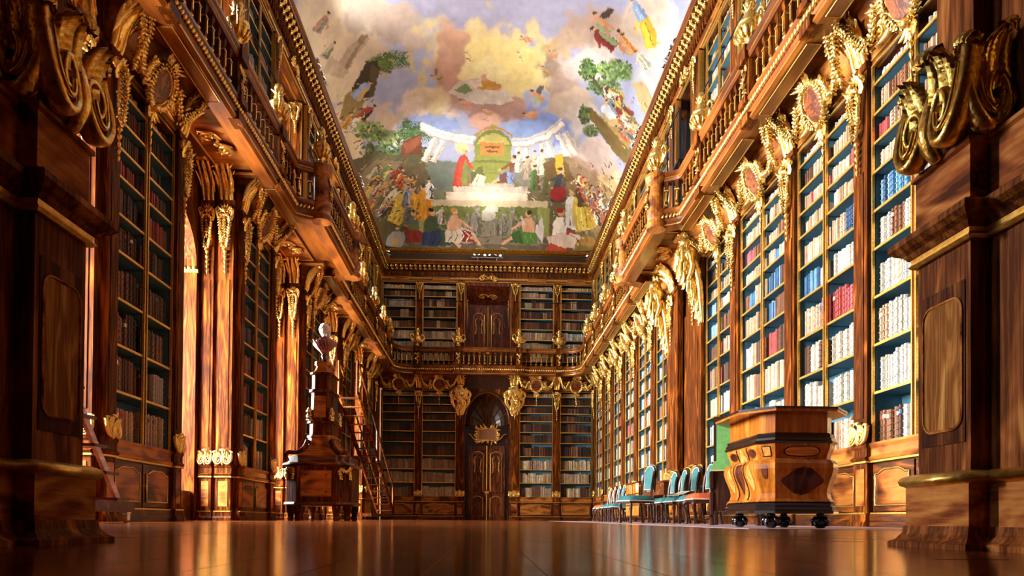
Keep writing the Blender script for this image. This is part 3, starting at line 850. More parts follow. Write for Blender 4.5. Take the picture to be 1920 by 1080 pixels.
# ---- foreground portal piers
def pier(path, nm):
    p = empty(nm, (0, 0, 0), 0, wall_near)
    e0 = -.15
    def sw(name, prof, mats, smooth=False): return MB().sweep(prof, path).build(name, mats, p, smooth)
    sw('plinth_base', [(e0, 0), (.06, 0), (.06, .014), (.045, .022), (.032, .04), (.028, .062), (e0, .062)], M['pier'])
    sw('plinth', [(e0, .062), (.024, .062), (.024, .175), (e0, .175)], M['pier_burl'])
    sw('gilt_torus', [(e0, .175), (.024, .175), (.036, .182), (.04, .193), (.034, .204), (.018, .212), (e0, .212)], M['gold_soft'], True)
    sw('dado', [(e0, .212), (0, .212), (0, .83), (e0, .83)], M['pier'])
    sw('gilt_moulding', [(e0, .83), (.012, .83), (.02, .838), (.012, .848), (.016, .858), (e0, .858)], M['gold_soft'])
    sw('dado_cornice', [(e0, .858), (.02, .858), (.03, .872), (.045, .88), (.06, .894), (.058, .912), (.046, .921), (.02, .926), (.012, .94), (e0, .94)], M['pier'])
    sw('block', [(e0, .94), (.004, .94), (.004, 1.085), (.014, 1.091), (.014, 1.103), (e0, 1.103)], M['pier_burl'])
    sw('shaft', [(e0, 1.103), (-.035, 1.103), (-.035, 5.2), (e0, 5.2)], M['pier'])
    return p
pR = pier([(1.9, 1.985), (1.29, 1.985), (1.29, 1.765), (1.34, 1.765), (1.34, .1)], 'portal_pier')
pL = pier([(-1.175, .1), (-1.175, 1.735), (-1.125, 1.735), (-1.125, 1.95), (-1.8, 1.95)], 'portal_pier')
def pier_details(p, fx, rz, xc, s, YA, YB):
    # inlaid veneer panel on the face towards the hall axis
    yc = (YA + YB) / 2; L = (YB - YA) * .41
    base = empty('inlay', (fx, yc, 0), rz, p)
    MB().box(-L, L, -.0025, .01, .29, .73).build('veneer', M['pier_veneer'], base)
    pts = []
    for (cx, cz, a0) in ((L - .045, .70 - .05, 0), (-L + .045, .70 - .05, PI / 2), (-L + .045, .32 + .05, PI), (L - .045, .32 + .05, 1.5 * PI)):
        for i in range(6):
            a = a0 + PI / 2 * i / 5; pts.append((cx + .035 * math.cos(a), cz + .04 * math.sin(a)))
    MB().prism(pts, -.004, .0).build('inlay_field', M['pier_light'], base)
    MB().tube([(x, -.003, z) for x, z in pts], .005, 5, closed=True, upv=(0, 1, 0)).build('inlay_band', M['pier_burl'], base)
    # large gilded acanthus scrolls standing on the pedestal, one on the hall face and one on the door face
    f = ob('gilt_scroll', cached('bigfoot', lambda: mk_scroll_foot().mesh('gilt_scroll', M['gold_big'], True)), p, (fx + s * .035, yc + .0, 1.105), rz); f.scale = (.128, .16, .145)
    f = ob('gilt_scroll', CACHE['bigfoot'], p, (xc, YA + .035, 1.105), 0); f.scale = (.12, .14, .145)
    # framed panel of the door reveal
    for (z0, z1) in ((.26, .76), (1.12, 3.2)):
        q = empty('reveal_panel', (fx + s * .05, 1.3, 0), rz, p)
        fr = [(-.3, z0), (.3, z0), (.3, z1), (-.3, z1)]
        MB().box(-.3, .3, -.006, .01, z0, z1).build('field', M['pier'], q)
        MB().tube([(x, -.008, z) for x, z in fr], .011, 6, closed=True, upv=(0, 1, 0)).build('gilt_frame', M['gold_soft'], q)
        MB().tube([(x * .86, -.008, z0 + (z - z0) * .86 + (z1 - z0) * .07) for x, z in fr], .006, 6, closed=True, upv=(0, 1, 0)).build('inner_moulding', M['wood'], q)
pier_details(pR, 1.29, -PI / 2, 1.395, 1, 1.765, 1.985)
pier_details(pL, -1.125, PI / 2, -1.23, -1, 1.735, 1.95)
MB().box(1.7, 6.5, 1.97, 2.2, 0, 13).box(-7, -1.62, 1.95, 2.15, 0, 13).box(-1.3, 1.4, 2.0, 2.3, 4.6, 13).box(1.42, 1.65, -1.6, 2.0, 0, 4.6).box(-1.6, -1.26, -1.6, 2.0, 0, 4.6).box(-1.6, 1.6, -1.8, -1.6, 0, 4.6).box(-1.6, 1.6, -1.6, 2.3, 4.6, 4.8).build('masonry', M['plaster'], wall_near)  # includes unseen back wall and ceiling behind the camera, added against sky light

# ---- gallery (one continuous balcony round three sides)
def gpath():
    P = []; wl, wf = .74, .85
    def wv(y):
        b = .5
        if 14.9 <= y <= 18.3: return wl + b
        if 14.5 < y < 14.9: return wl + b * (.5 - .5 * math.cos(PI * (y - 14.5) / .4))
        if 18.3 < y < 18.7: return wl + b * (.5 + .5 * math.cos(PI * (y - 18.3) / .4))
        return wl
    ys = [3.0] + [14.5 + .05 * i for i in range(9)] + [18.3 + .05 * i for i in range(9)]
    rc = .8
    for y in ys: P.append((XL + wv(y), y))
    cx, cy = XL + wl + rc, YF - wf - rc
    for i in range(9):
        a = PI - PI / 2 * i / 8; P.append((cx + rc * math.cos(a), cy + rc * math.sin(a)))
    P += [(-1.55, YF - wf), (-1.45, YF - wf - .12), (1.7, YF - wf - .12), (1.8, YF - wf)]
    cx = XR - wl - rc
    for i in range(9):
        a = PI / 2 - PI / 2 * i / 8; P.append((cx + rc * math.cos(a), cy + rc * math.sin(a)))
    for y in reversed(ys): P.append((XR - wv(y), y))
    return P
GP = gpath()
gal = tag(empty('gallery'), 'carved walnut gallery balcony running round three sides of the hall', 'balcony')
def gsw(name, prof, mats, smooth=False, parent=gal): return MB().sweep(prof, GP).build(name, mats, parent, smooth)
gsw('fascia', [(-.3, 6.5), (-.02, 6.47), (.03, 6.5), (.03, 6.55), (.0, 6.58), (0, 6.62), (.02, 6.66), (.02, 6.74), (.07, 6.79), (.07, 6.84), (.03, 6.88), (-.2, 6.88), (-.3, 6.84)], M['wood_m'])
gsw('fascia_gilding', [(.02, 6.5), (.036, 6.505), (.036, 6.52), (.02, 6.525)], M['gold_soft'])
gsw('rail', [(-.1, 7.5), (-.06, 7.47), (.04, 7.47), (.06, 7.52), (.04, 7.55), (.09, 7.6), (.09, 7.65), (.05, 7.68), (-.11, 7.68), (-.14, 7.62)], M['wood_m'])
gsw('rail_gilding', [(.04, 7.535), (.062, 7.54), (.062, 7.55), (.04, 7.555)], M['gold_soft'])
# soffit between the walls and the fascia, and the gallery floor
so = MB(); k = len(GP)
def wallpt(p):
    x, y = p
    if y > YF - 1.75 and abs(x) < 3.9: return (x, YF)
    if y > YF - 1.75:
        return (XL if x < 0 else XR, YF) if y > YF - 1.2 else ((XL if x < 0 else XR), y)
    return ((XL if x < 0 else XR), y)
for zz in (6.72, 6.84):
    n0 = len(so.v)
    for p in GP:
        q = wallpt(p); so.v += [(p[0], p[1], zz), (q[0], q[1], zz)]
    for i in range(k - 1):
        a = n0 + 2 * i; so.face((a, a + 1, a + 3, a + 2))
so.box(-6.6, XL, YN, YF, 6.74, 6.84); so.box(XL, XR, YF, YF + .9, 6.74, 6.84); so.box(XR, XR + .5, YN, YF, 6.74, 6.84)
so.build('soffit', M['wood_m'], gal)
# rope moulding
def along(path, step, d0=0.0):
    out = []; acc = d0
    for (x0, y0), (x1, y1) in zip(path, path[1:]):
        L = math.hypot(x1 - x0, y1 - y0)
        while acc <= L:
            t = acc / L; out.append((x0 + (x1 - x0) * t, y0 + (y1 - y0) * t, math.atan2(y1 - y0, x1 - x0))); acc += step
        acc -= L
    return out
rp_ = MB(); bead = MB().ball((0, 0, 0), 1, 6, 4)
for x, y, a in along(GP, .085):
    if y < 7: continue
    Mx = Matrix.Translation((x + .045 * math.sin(a), y - .045 * math.cos(a), 6.7)) @ Matrix.Rotation(a, 4, 'Z') @ Matrix.Rotation(.5, 4, 'Y') @ Matrix.Diagonal((.036, .04, .056, 1))
    rp_.add(bead, Mx)
tag(rp_.build('rope_moulding', M['gold'], gal, True), kind='stuff')
# pedestals and balusters
PED_R = [4.6, 6.6, 8.7, 10.8, 13.25, 14.86, 18.34, 19.8, 22.1, 24.2, 26.4, 28.4]
PED_L = [4.6, 6.6, 8.8, 11.2, 13.4, 14.86, 18.34, 20.3, 22.6, 25.0, 27.2, 28.9]
PED_F = [-3.08, -1.25, 1.45, 3.25]
def on_path(side, v):
    best = None
    for (x0, y0), (x1, y1) in zip(GP, GP[1:]):
        if side == 'F':
            if y0 > YF - 1.1 and y1 > YF - 1.1 and x0 <= v <= x1 and x1 > x0: t = (v - x0) / (x1 - x0); return (v, y0 + (y1 - y0) * t, 0.0)
        else:
            if (side == 'L') != (x0 < 0): continue
            lo, hi = min(y0, y1), max(y0, y1)
            if lo <= v <= hi and hi > lo:
                t = (v - y0) / (y1 - y0); return (x0 + (x1 - x0) * t, v, PI / 2 if side == 'L' else -PI / 2)
ped = MB().box(-.14, .14, -.045, .13, 6.88, 7.47).box(-.15, .15, -.115, .15, 7.47, 7.69).box(-.15, .15, -.075, .1, 6.47, 6.6).box(-.15, .15, -.11, .1, 6.76, 6.88).mesh('pedestal', M['wood'])
pgl = MB().add(garland(spline([(-.06, -.06, 7.36), (.05, -.065, 7.25), (-.05, -.065, 7.15), (.03, -.06, 7.05), (0, -.06, 6.94)], 4), .035, .05, 4, back=(0, 1, 0)))
pgl.add(volute(-.06, 7.36, .05, .05, -1, y=-.03)); pgl.add(volute(.06, 7.36, .05, .05, 1, y=-.03))
pgl = pgl.mesh('gilt_trophy', M['gold'], True)
urn_n = {'L': 0, 'R': 0, 'F': 0}
pedpos = []
for side, lst in (('L', PED_L), ('R', PED_R), ('F', PED_F)):
    for i, v in enumerate(lst):
        x, y, a = on_path(side, v)
        if v in (14.86, 18.34):      # rounded pedestal at the corner of the bulging middle part
            p = ob('pedestal', cached('rped', lambda: MB().lathe([(.21, 6.47), (.21, 6.58), (.18, 6.66), (.21, 6.78), (.21, 6.88), (.17, 6.9), (.17, 7.42), (.21, 7.47), (.24, 7.6), (.24, 7.66), (.16, 7.69)], 20).mesh('pedestal', M['wood_b'], False)), gal, (x, y, 0), a)
            ob('gilt_trophy', pgl, p, (0, -.13, 0))
        else:
            p = ob('pedestal', ped, gal, (x, y, 0), a); ob('gilt_trophy', pgl, p)
        pedpos.append((x, y))
        if v < 8 and side != 'F': continue
        urn_n[side] += 1
        if side == 'F': lab = 'gilded urn on the far balustrade, ' + ['left of the three left of centre', 'beside the upper door on its left', 'beside the upper door on its right', 'rightmost on the end gallery'][i]
        else: lab = 'gilded two-handled urn on the %s balustrade, %s from the camera' % ('left' if side == 'L' else 'right', ORD[urn_n[side]])
        u = ob('urn', orn('urn'), None, (x - .02 * math.sin(a), y, 7.69), a + .4); tag(u, lab.replace('left of the three left of centre', 'leftmost on the end gallery'), 'urn', 'gilded urns on the gallery balustrade')
bal = MB()
bal.lathe([(.062, 6.88), (.062, 6.92), (.035, 6.94)], 4); bal.mat(1).lathe([(.034, 6.94), (.052, 6.965), (.034, 6.99)], 8).mat(0)
bal.lathe([(.03, 6.99), (.062, 7.26), (.064, 7.28), (.04, 7.3)], 4); bal.mat(1).lathe([(.066, 7.27), (.07, 7.28), (.066, 7.292)], 4).box(-.016, .016, -.05, -.03, 7.04, 7.24).mat(0)
bal.lathe([(.036, 7.3), (.05, 7.33), (.036, 7.35), (.062, 7.41), (.066, 7.47)], 4)
balm = bal.mesh('baluster', [M['wood'], M['gold_soft']])
for x, y, a in along(GP, .235, .1):
    if y < 7.6 or min((x - q[0]) ** 2 + (y - q[1]) ** 2 for q in pedpos) < .2 ** 2: continue
    ob('baluster', balm, gal, (x + .03 * math.sin(-a), y + .03 * math.cos(a), 0), a)
# soffit panels with gilded scrollwork in front of every window niche and at the central pier of the right wall
for side, xc, y, L, wd in [('L', -4.78, yc, 1.9, .62) for yc in WIN_Y] + [('R', XR - .62, 16.575, 2.3, .75)]:
    fr = [(-L / 2, -wd / 2 - .02), (L / 2, -wd / 2 - .02), (L / 2, wd / 2), (-L / 2, wd / 2)]
    q = MB().box(-wd / 2, wd / 2, -L / 2, L / 2, 6.68, 6.73).build('soffit_panel', M['wood_b'], gal, loc=(xc, y, 0))
    MB().tube([(b, a, 6.68) for a, b in fr], .02, 5, closed=True).build('panel_moulding', M['gold_soft'], q)
    MB().box(-wd / 2 - .1, wd / 2 + .25, L / 2 + .08, L / 2 + .2, 6.6, 6.73).mat(1).box(-wd / 2 - .1, wd / 2 + .25, L / 2 + .06, L / 2 + .08, 6.6, 6.64).build('soffit_beam', [M['wood_m'], M['gold_soft']], q)
    f = ob('gilt_scrollwork', orn('arabesque'), q, (0, 0, 6.68)); f.rotation_euler = (PI / 2, 0, PI / 2 - .35); f.scale = (1.5, 1.2, 1.5)
# framed strips of veneer on the underside between the niches
for side, xw, s in (('L', XL, 1), ('R', XR, -1)):
    for y in ([9.8, 14.2, 19.0, 23.6, 28.2] if side == 'L' else [7.6, 9.7, 12.0, 14.0, 18.9, 20.9, 23.1, 25.3, 27.4]):
        q = MB().box(-.1, .1, -.8, .8, 6.465, 6.49).build('soffit_strip', M['wood_m'], gal, loc=(xw + s * .58, y, 0))
        MB().tube([(a, b, 6.465) for a, b in ((-.1, -.8), (.1, -.8), (.1, .8), (-.1, .8))], .008, 5, closed=True).build('panel_moulding', M['gold_soft'], q)

# ---- main cornice
rect = [(XL, YN), (XL, YF), (XR, YF), (XR, YN)]
cor = tag(empty('trim_1'), 'walnut main cornice with rows of gilded brackets', kind='structure')
def csw(name, prof, mats, smooth=False): return MB().sweep(prof, rect).build(name, mats, cor, smooth)
csw('frieze', [(-.3, 10.9), (.03, 10.9), (.03, 11.08), (-.3, 11.08)], M['wood_m'])
csw('gilt_bead', [(0, 10.88), (.045, 10.885), (.05, 10.9), (.045, 10.915), (0, 10.92)], M['gold_soft'])
csw('gilt_band', [(0, 11.0), (.05, 11.0), (.06, 11.04), (.05, 11.08), (0, 11.08)], M['gold'])
csw('bed_mould', [(-.3, 11.08), (.05, 11.08), (.08, 11.12), (.08, 11.32), (.16, 11.34), (.16, 11.56), (-.3, 11.56)], M['wood_m'])
csw('corona', [(-.3, 11.56), (.37, 11.56), (.37, 11.6), (.34, 11.63), (.4, 11.7), (.4, 11.74), (.36, 11.76), (-.3, 11.76)], M['wood_m'])
csw('corona_gilding', [(.39, 11.735), (.41, 11.74), (.41, 11.75), (.39, 11.76)], M['gold_soft'])
dt = MB()
for side in ('L', 'R', 'F'):
    if side == 'F': pos = [(XL + .25 + .15 * i, YF - .08, 0) for i in range(int((XR - XL - .4) / .15))]
    else: pos = [((XL + .08 if side == 'L' else XR - .08), YF - .25 - .15 * i, PI / 2) for i in range(int((YF - 9) / .15))]
    for x, y, a in pos:
        if a: dt.box(x - .05, x + .05, y - .04, y + .04, 11.14, 11.3)
        else: dt.box(x - .04, x + .04, y - .05, y + .05, 11.14, 11.3)
tag(dt.build('dentils', M['wood'], cor), kind='stuff')
for i in range(44):
    ob('gilt_bracket', orn('bracket'), cor, (XL + .3 + i * (XR - XL - .6) / 43, YF - .16, 11.35), 0)
nbk = int((YF - 13.2) / .215)
for i in range(nbk):
    y = YF - .4 - i * .215
    ob('gilt_bracket', orn('bracket'), cor, (XL + .16, y, 11.35), PI / 2)
    ob('gilt_bracket', orn('bracket'), cor, (XR - .16, y, 11.35), -PI / 2)
# frieze blocks and cartouches
for side, xw, s, lst in (('L', XL, 1, [9.8, 14.4, 19.0, 23.6, 28.2]), ('R', XR, -1, [9.7, 12, 14.3, 18.8, 20.9, 23.1, 25.3, 27.4])):
    for y in lst:
        MB().box(xw + s * .03 - .03, xw + s * .03 + .03, y - .35, y + .35, 10.93, 11.09).build('frieze_block', M['wood_b'], cor)
        MB().tube([(xw + s * .07, y + a, z) for a, z in ((-.33, 10.95), (.33, 10.95), (.33, 11.08), (-.33, 11.08))], .014, 5, closed=True, upv=(1, 0, 0)).build('block_moulding', M['gold_soft'], cor)
for side, xw, rz, lst in (('L', XL + .06, PI / 2, WIN_Y), ('R', XR - .06, -PI / 2, [16.6])):
    for y in lst:
        f = ob('gilt_cartouche', orn('arabesque'), cor, (xw, y, 11.06), rz); f.scale = (1.2, 1.2, 1.2)
f = ob('gilt_cartouche', orn('arabesque'), cor, (DC, YF - .06, 11.06), 0); f.scale = (1.6, 1.2, 1.2)
for x in (-4.0, -2.1, 2.3, 4.1):
    MB().box(x - .42, x + .42, YF - .06, YF, 10.93, 11.09).build('frieze_block', M['wood_b'], cor)
    MB().tube([(x + a, YF - .07, z) for a, z in ((-.4, 10.95), (.4, 10.95), (.4, 11.08), (-.4, 11.08))], .014, 5, closed=True, upv=(0, 1, 0)).build('block_moulding', M['gold_soft'], cor)

# ------------------------------------------------------------------ books
PAL = {k: [hexc(c) for c in v.split()] for k, v in {
    'vellum': 'e6e0d6 d9d3c6 cfc8b8 efece6 dcd9d4 c9bfa8', 'cream': 'd8c49c c9b184 e2d3b4 b89c6c', 'tan': 'b3957a a5856a c2a68a 98795e cbb297',
    'brown': '6e4426 7d5233 5c3820 86593a 4f301d', 'dark': '3f281a 2e1c14 4a2f20 331f18 55361f', 'red': '9c3d3a b0555a 8a2f2a a8484c', 'blue': '3d6f96 5f8fb0 2c5a86 7fa6bd 24466b', 'green': '4e5f3a 5e6b45'}.items()}
NAMES = {'vellum': 'white vellum', 'cream': 'cream parchment', 'tan': 'tan leather', 'brown': 'brown leather', 'dark': 'dark leather', 'red': 'red leather', 'blue': 'blue-backed', 'green': 'green-backed'}
MIX = {'R': {9: ['vellum'], 8: ['tan', 'brown', 'tan'], 7: ['tan', 'brown', 'tan', 'red'], 6: ['tan', 'vellum', 'blue', 'tan'], 5: ['tan', 'blue', 'brown', 'vellum', 'tan'], 4: ['blue', 'tan', 'brown', 'vellum', 'red'], 3: ['red', 'vellum', 'brown', 'tan'], 2: ['vellum', 'brown', 'tan', 'vellum'], 1: ['vellum'], 0: ['vellum', 'brown', 'tan']},
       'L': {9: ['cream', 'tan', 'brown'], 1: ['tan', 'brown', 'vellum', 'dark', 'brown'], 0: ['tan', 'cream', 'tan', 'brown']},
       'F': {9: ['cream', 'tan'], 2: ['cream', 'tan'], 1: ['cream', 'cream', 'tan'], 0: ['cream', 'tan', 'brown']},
       'G': {8: ['cream', 'vellum'], 3: ['vellum', 'cream', 'tan'], 2: ['vellum', 'cream'], 1: ['vellum', 'cream', 'brown'], 6: ['tan', 'brown', 'dark', 'vellum']},
       'U': {8: ['vellum', 'cream'], 7: ['tan', 'brown'], 6: ['vellum', 'tan', 'brown'], 5: ['brown', 'tan', 'vellum']}}
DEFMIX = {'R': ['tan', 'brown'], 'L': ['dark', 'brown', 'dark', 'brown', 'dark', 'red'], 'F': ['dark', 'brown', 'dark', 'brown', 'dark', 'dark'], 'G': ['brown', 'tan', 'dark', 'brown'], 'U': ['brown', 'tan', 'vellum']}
bpy.context.view_layer.update()
def proj(p):
    d = p - CAM; k = d.dot(fw)
    return (960 + F_PX * d.dot(rt) / k, 954.787 - F_PX * d.dot(up) / k, k)
books = []
for ri, (root, x0, x1, z0, gap, kind, label, q, nq, c, cols, side, lower) in enumerate(BOOKROWS):
    rr = random.Random(1000 + ri)
    mix = MIX[kind].get(q, DEFMIX[kind])
    big = (1 - q / nq)
    base_t = (.034 + .03 * big) if kind in 'RL' else (.036 + .022 * big)
    if side in 'right left'.split() and root.location.y > 24: base_t *= 1.25
    gh = min(gap * .88, .5); x = x0 + rr.random() * .02
    end = x1 - (rr.random() * .22 if rr.random() < .06 else .0)
    typ = rr.choice(mix); run = rr.randint(3, 9); hh = gh * (.8 + .2 * rr.random()); colr = rr.choice(PAL[typ])
    if kind == 'R' and q == 3 and c == 1 and abs(root.location.y - 9.72) < .1: mix = ['red', 'tan']
    if kind == 'R' and abs(root.location.y - 7.65) < .1 and q <= 3: mix = ['vellum', 'vellum', 'cream']
    while True:
        if run <= 0:
            typ = rr.choice(mix); run = rr.randint(2, 10) if len(mix) > 1 else 40; hh = gh * (.78 + .22 * rr.random()); colr = rr.choice(PAL[typ])
        run -= 1
        t = base_t * (.75 + .5 * rr.random())
        if x + t > end: break
        h = hh * (.94 + .07 * rr.random())
        cc = colr if (rr.random() < .6 and typ != 'vellum') else rr.choice(PAL[typ])
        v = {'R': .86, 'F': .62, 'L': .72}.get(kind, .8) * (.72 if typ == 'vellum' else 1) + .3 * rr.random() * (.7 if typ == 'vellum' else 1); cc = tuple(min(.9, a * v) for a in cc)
        y = .06 + .035 * rr.random()
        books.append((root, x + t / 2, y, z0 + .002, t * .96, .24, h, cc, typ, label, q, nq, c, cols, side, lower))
        x += t + .0005
# the 300 that show largest in the photograph become objects of their own
scored = []
MWc = {}
for i, b in enumerate(books):
    root = b[0]
    if root.name not in MWc: MWc[root.name] = root.matrix_world.copy()
    mw = MWc[root.name]
    p = mw @ Vector((b[1], b[2], b[3] + b[6] / 2)); x, y, d = proj(p)
    if d < 1 or not (5 < x < 1712) or not (0 < y < 1000): continue
    if x < 196 and y > 200: continue
    if 1375 < x < 1575 and y > 770: continue
    if 1600 < x and b[14] == 'right' and y < 1000 and x > 1708: continue
    e0 = proj(mw @ Vector((b[1] - b[4] / 2, b[2], b[3])))[0]; e1 = proj(mw @ Vector((b[1] + b[4] / 2, b[2], b[3])))[0]
    if not b[15]: continue
    area = abs(e1 - e0) * F_PX * b[6] / d
    scored.append((area, i))
scored.sort(reverse=True)
solo = set(i for a, i in scored[:298])
bp_ = [(-.5, .1), (-.3, .0), (.3, .0), (.5, .1), (.5, 1), (-.5, 1)]
bm = MB().prism(bp_, 0, 1, 'z')
for z in (.12, .3, .5, .7, .88):
    bm.prism([(-.5, .11), (-.32, -.045), (.32, -.045), (.5, .11)], z, z + .025, 'z')
bookmesh = bm.mesh('book', M['book'])
M['label_blue'] = plain('spine_label_blue', hexc('3f79b5'), .6); M['label_red'] = plain('spine_label_red', hexc('b0382c'), .6); M['label_cream'] = plain('spine_label_cream', hexc('e8dcc0'), .7)
labm = {k: MB().prism([(-.42, .05), (-.28, -.02), (.28, -.02), (.42, .05)], .74, .86, 'z').mesh('spine_label', M['label_' + k]) for k in ('blue', 'red', 'cream')}
SHORT = {'first beyond the central pier': 'beyond central pier', 'behind the library stairs': 'behind the stairs', 'next to the right pier': 'by the pier', 'behind the octagonal desk': 'behind the desk', 'one beyond the desk': 'beyond the desk', 'before the central pier': 'before central pier', 'next to the left pier': 'by the pier', 'before the bust cabinet': 'before the bust', 'behind the bust cabinet': 'behind the bust'}
nth, cnt = {}, {}          # place of each book among those of its kind on its shelf, counted from the left
for i, b in enumerate(books):
    k = (b[0].name, b[10], b[12], b[8]); cnt[k] = cnt.get(k, 0) + 1; nth[i] = cnt[k]
sv, sf, sc_ = [], [], []
for i, (root, x, y, z, t, dp, h, cc, typ, label, q, nq, c, cols, side, lower) in enumerate(books):
    mw = MWc.get(root.name) or root.matrix_world
    if i in solo:
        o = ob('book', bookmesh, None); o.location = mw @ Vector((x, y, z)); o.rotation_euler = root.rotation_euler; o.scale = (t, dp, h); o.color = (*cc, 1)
        colw = 'left column' if (c == 0) == (side == 'left') else 'right column'
        shelf = 'bottom shelf' if q == 0 else ('top shelf' if q == nq - 1 else ORD[q + 1] + ' shelf up')
        lab = '%s %s book from left, %s, %s, %s case %s' % (ORD[min(30, nth[i])], NAMES[typ], colw, shelf, side + '-wall', SHORT.get(label.split(', ', 1)[1], label.split(', ', 1)[1]))
        tag(o, lab, 'book', 'books on the nearer shelves of the %s wall' % side)
        rr = random.Random(i)
        if typ in ('tan', 'brown', 'red', 'dark') and rr.random() < .2:
            ob('spine_label', labm[rr.choice(['blue', 'red', 'cream', 'cream'])], o)
        continue
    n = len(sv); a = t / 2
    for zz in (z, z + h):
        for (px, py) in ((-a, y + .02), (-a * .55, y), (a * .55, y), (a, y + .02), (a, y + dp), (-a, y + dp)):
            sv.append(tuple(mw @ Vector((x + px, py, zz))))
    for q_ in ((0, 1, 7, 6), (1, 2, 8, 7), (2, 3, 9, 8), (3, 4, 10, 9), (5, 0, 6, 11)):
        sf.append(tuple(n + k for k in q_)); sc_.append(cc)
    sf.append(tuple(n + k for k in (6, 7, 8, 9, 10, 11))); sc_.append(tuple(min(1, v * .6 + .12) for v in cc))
me = bpy.data.meshes.new('book_rows'); me.from_pydata(sv, [], sf); me.materials.append(M['book_s'])
at_ = me.attributes.new('col', 'FLOAT_COLOR', 'FACE')
at_.data.foreach_set('color', np.array([(*c, 1) for c in sc_], dtype=np.float32).ravel())
tag(ob('book_rows', me), 'rows upon rows of old leather and vellum books filling the more distant shelves', 'books', kind='stuff')

# ------------------------------------------------------------------ painted vault (a generic stand-in for the ceiling painting)
CX0, CX1 = XL - .05, XR + .05
def vault_z(x, y):
    dx = np.minimum(x - CX0, CX1 - x); dy = np.minimum(YF + .05 - y, y - YN + 2)
    k = .35
    d = -np.log(np.exp(-dx / k) + np.exp(-dy / k)) * k
    t = np.clip(d / 4.4, 0, 1)
    return 12.44 + 2.1 * np.sqrt(np.clip(1 - (1 - t) ** 2, 0, 1))
def grid_axis(a, b, n, pw):
    t = np.linspace(0, 1, n); return a + (b - a) * t
nx = 440
tx = np.linspace(-1, 1, nx); gx = (CX0 + CX1) / 2 + (CX1 - CX0) / 2 * np.sign(tx) * (1 - (1 - np.abs(tx)) ** 1.25)
ys1 = np.linspace(YN, 16.5, 16)[:-1]; ny = 470
ty = np.linspace(0, 1, ny); ys2 = 16.5 + (YF + .05 - 16.5) * (1 - (1 - ty) ** 1.75)
gy = np.concatenate([ys1, ys2]); NY = len(gy)
GX, GY = np.meshgrid(gx, gy)
GZ = vault_z(GX, GY)

# The painting is a quadratura: like the real one it is drawn foreshortened for somebody entering by the door,
# so the cartoon sheet (PU, PV) lies on the vault in one-point perspective.  All of it is colour on the vault's own vertices.
PU = 910 + 1280 * GX / GY
PV = 972 - 1280 * (GZ - .07) / GY + .007 * (PU - 910)
def vnoise(x, y, seed):
    g = np.random.RandomState(seed).rand(64, 64)
    xi = np.floor(x).astype(int); yi = np.floor(y).astype(int); fx = x - xi; fy = y - yi
    fx = fx * fx * (3 - 2 * fx); fy = fy * fy * (3 - 2 * fy)
    a = g[yi % 64, xi % 64]; b = g[yi % 64, (xi + 1) % 64]; c = g[(yi + 1) % 64, xi % 64]; d = g[(yi + 1) % 64, (xi + 1) % 64]
    return (a * (1 - fx) + b * fx) * (1 - fy) + (c * (1 - fx) + d * fx) * fy
def fbm(sc, seed):
    return sum(vnoise(GX * sc * 2 ** k, GY * sc * .55 * 2 ** k, seed + k) / 2 ** k for k in range(5)) / 1.94
F1, F2, F3 = fbm(1.1, 1), fbm(2.3, 20), fbm(5.0, 40)
FCOL = np.zeros((NY, nx, 3)); FCOL[:] = hexc('abb3d4')
FCOL *= (.93 + .14 * F2)[..., None]
F4 = fbm(14.0, 60)
brush_u = PU + (F3 - .5) * 5 + (F4 - .5) * 5; brush_v = PV + (fbm(5.0, 80) - .5) * 5 + (fbm(14.0, 90) - .5) * 4      # brushed, uneven outlines
ROWMIN, ROWMAX = brush_v.min(1), brush_v.max(1)
HEXL = {}
def hx(h):
    if h not in HEXL: HEXL[h] = np.array(hexc(h))
    return HEXL[h]
def blob(px, py, rx, ry, col, st=1.0):
    u = (PU - px) / rx; v = (PV - py) / ry
    r = np.sqrt(u * u + v * v) + (F2 - .5) * 1.1 + (F3 - .5) * .5
    w = np.clip((1.12 - r) / .42, 0, 1); w = (w * w * (3 - 2 * w) * st)[..., None]
    k = .86 + .3 * np.clip((F3 * .6 + F2 * .4 - .25) * 2, 0, 1) - .12 * np.clip(v, -1, 1)
    FCOL[:] = FCOL * (1 - w) + hx(col) * np.clip(k, .6, 1.2)[..., None] * w
def poly(pts, col):
    xs = [p[0] for p in pts]; ys = [p[1] for p in pts]
    js = np.nonzero((ROWMAX >= min(ys)) & (ROWMIN <= max(ys)))[0]
    if len(js) == 0: return
    j0, j1 = js[0], js[-1] + 1
    um = brush_u[j0:j1]; cs = np.nonzero((um.max(0) >= min(xs)) & (um.min(0) <= max(xs)))[0]
    if len(cs) == 0: return
    i0, i1 = cs[0], cs[-1] + 1
    X_, Y_ = brush_u[j0:j1, i0:i1], brush_v[j0:j1, i0:i1]; ins = np.zeros(X_.shape, bool)
    for (xa, ya), (xb, yb) in zip(pts, pts[1:] + pts[:1]):
        if ya == yb: continue
        ins ^= ((ya > Y_) != (yb > Y_)) & (X_ < (xb - xa) * (Y_ - ya) / (yb - ya) + xa)
    sub = FCOL[j0:j1, i0:i1]
    sub[ins] = (hx(col) * (.62 + .5 * F3[j0:j1, i0:i1] + .3 * F4[j0:j1, i0:i1])[..., None])[ins]
prr = random.Random(5)
def ell(cx,cy,rx,ry,hexc,rot=0,n=10):
    ca,sa=math.cos(rot),math.sin(rot)
    poly([(cx+rx*math.cos(2*math.pi*i/n)*ca-ry*math.sin(2*math.pi*i/n)*sa,cy+rx*math.cos(2*math.pi*i/n)*sa+ry*math.sin(2*math.pi*i/n)*ca) for i in range(n)],hexc)
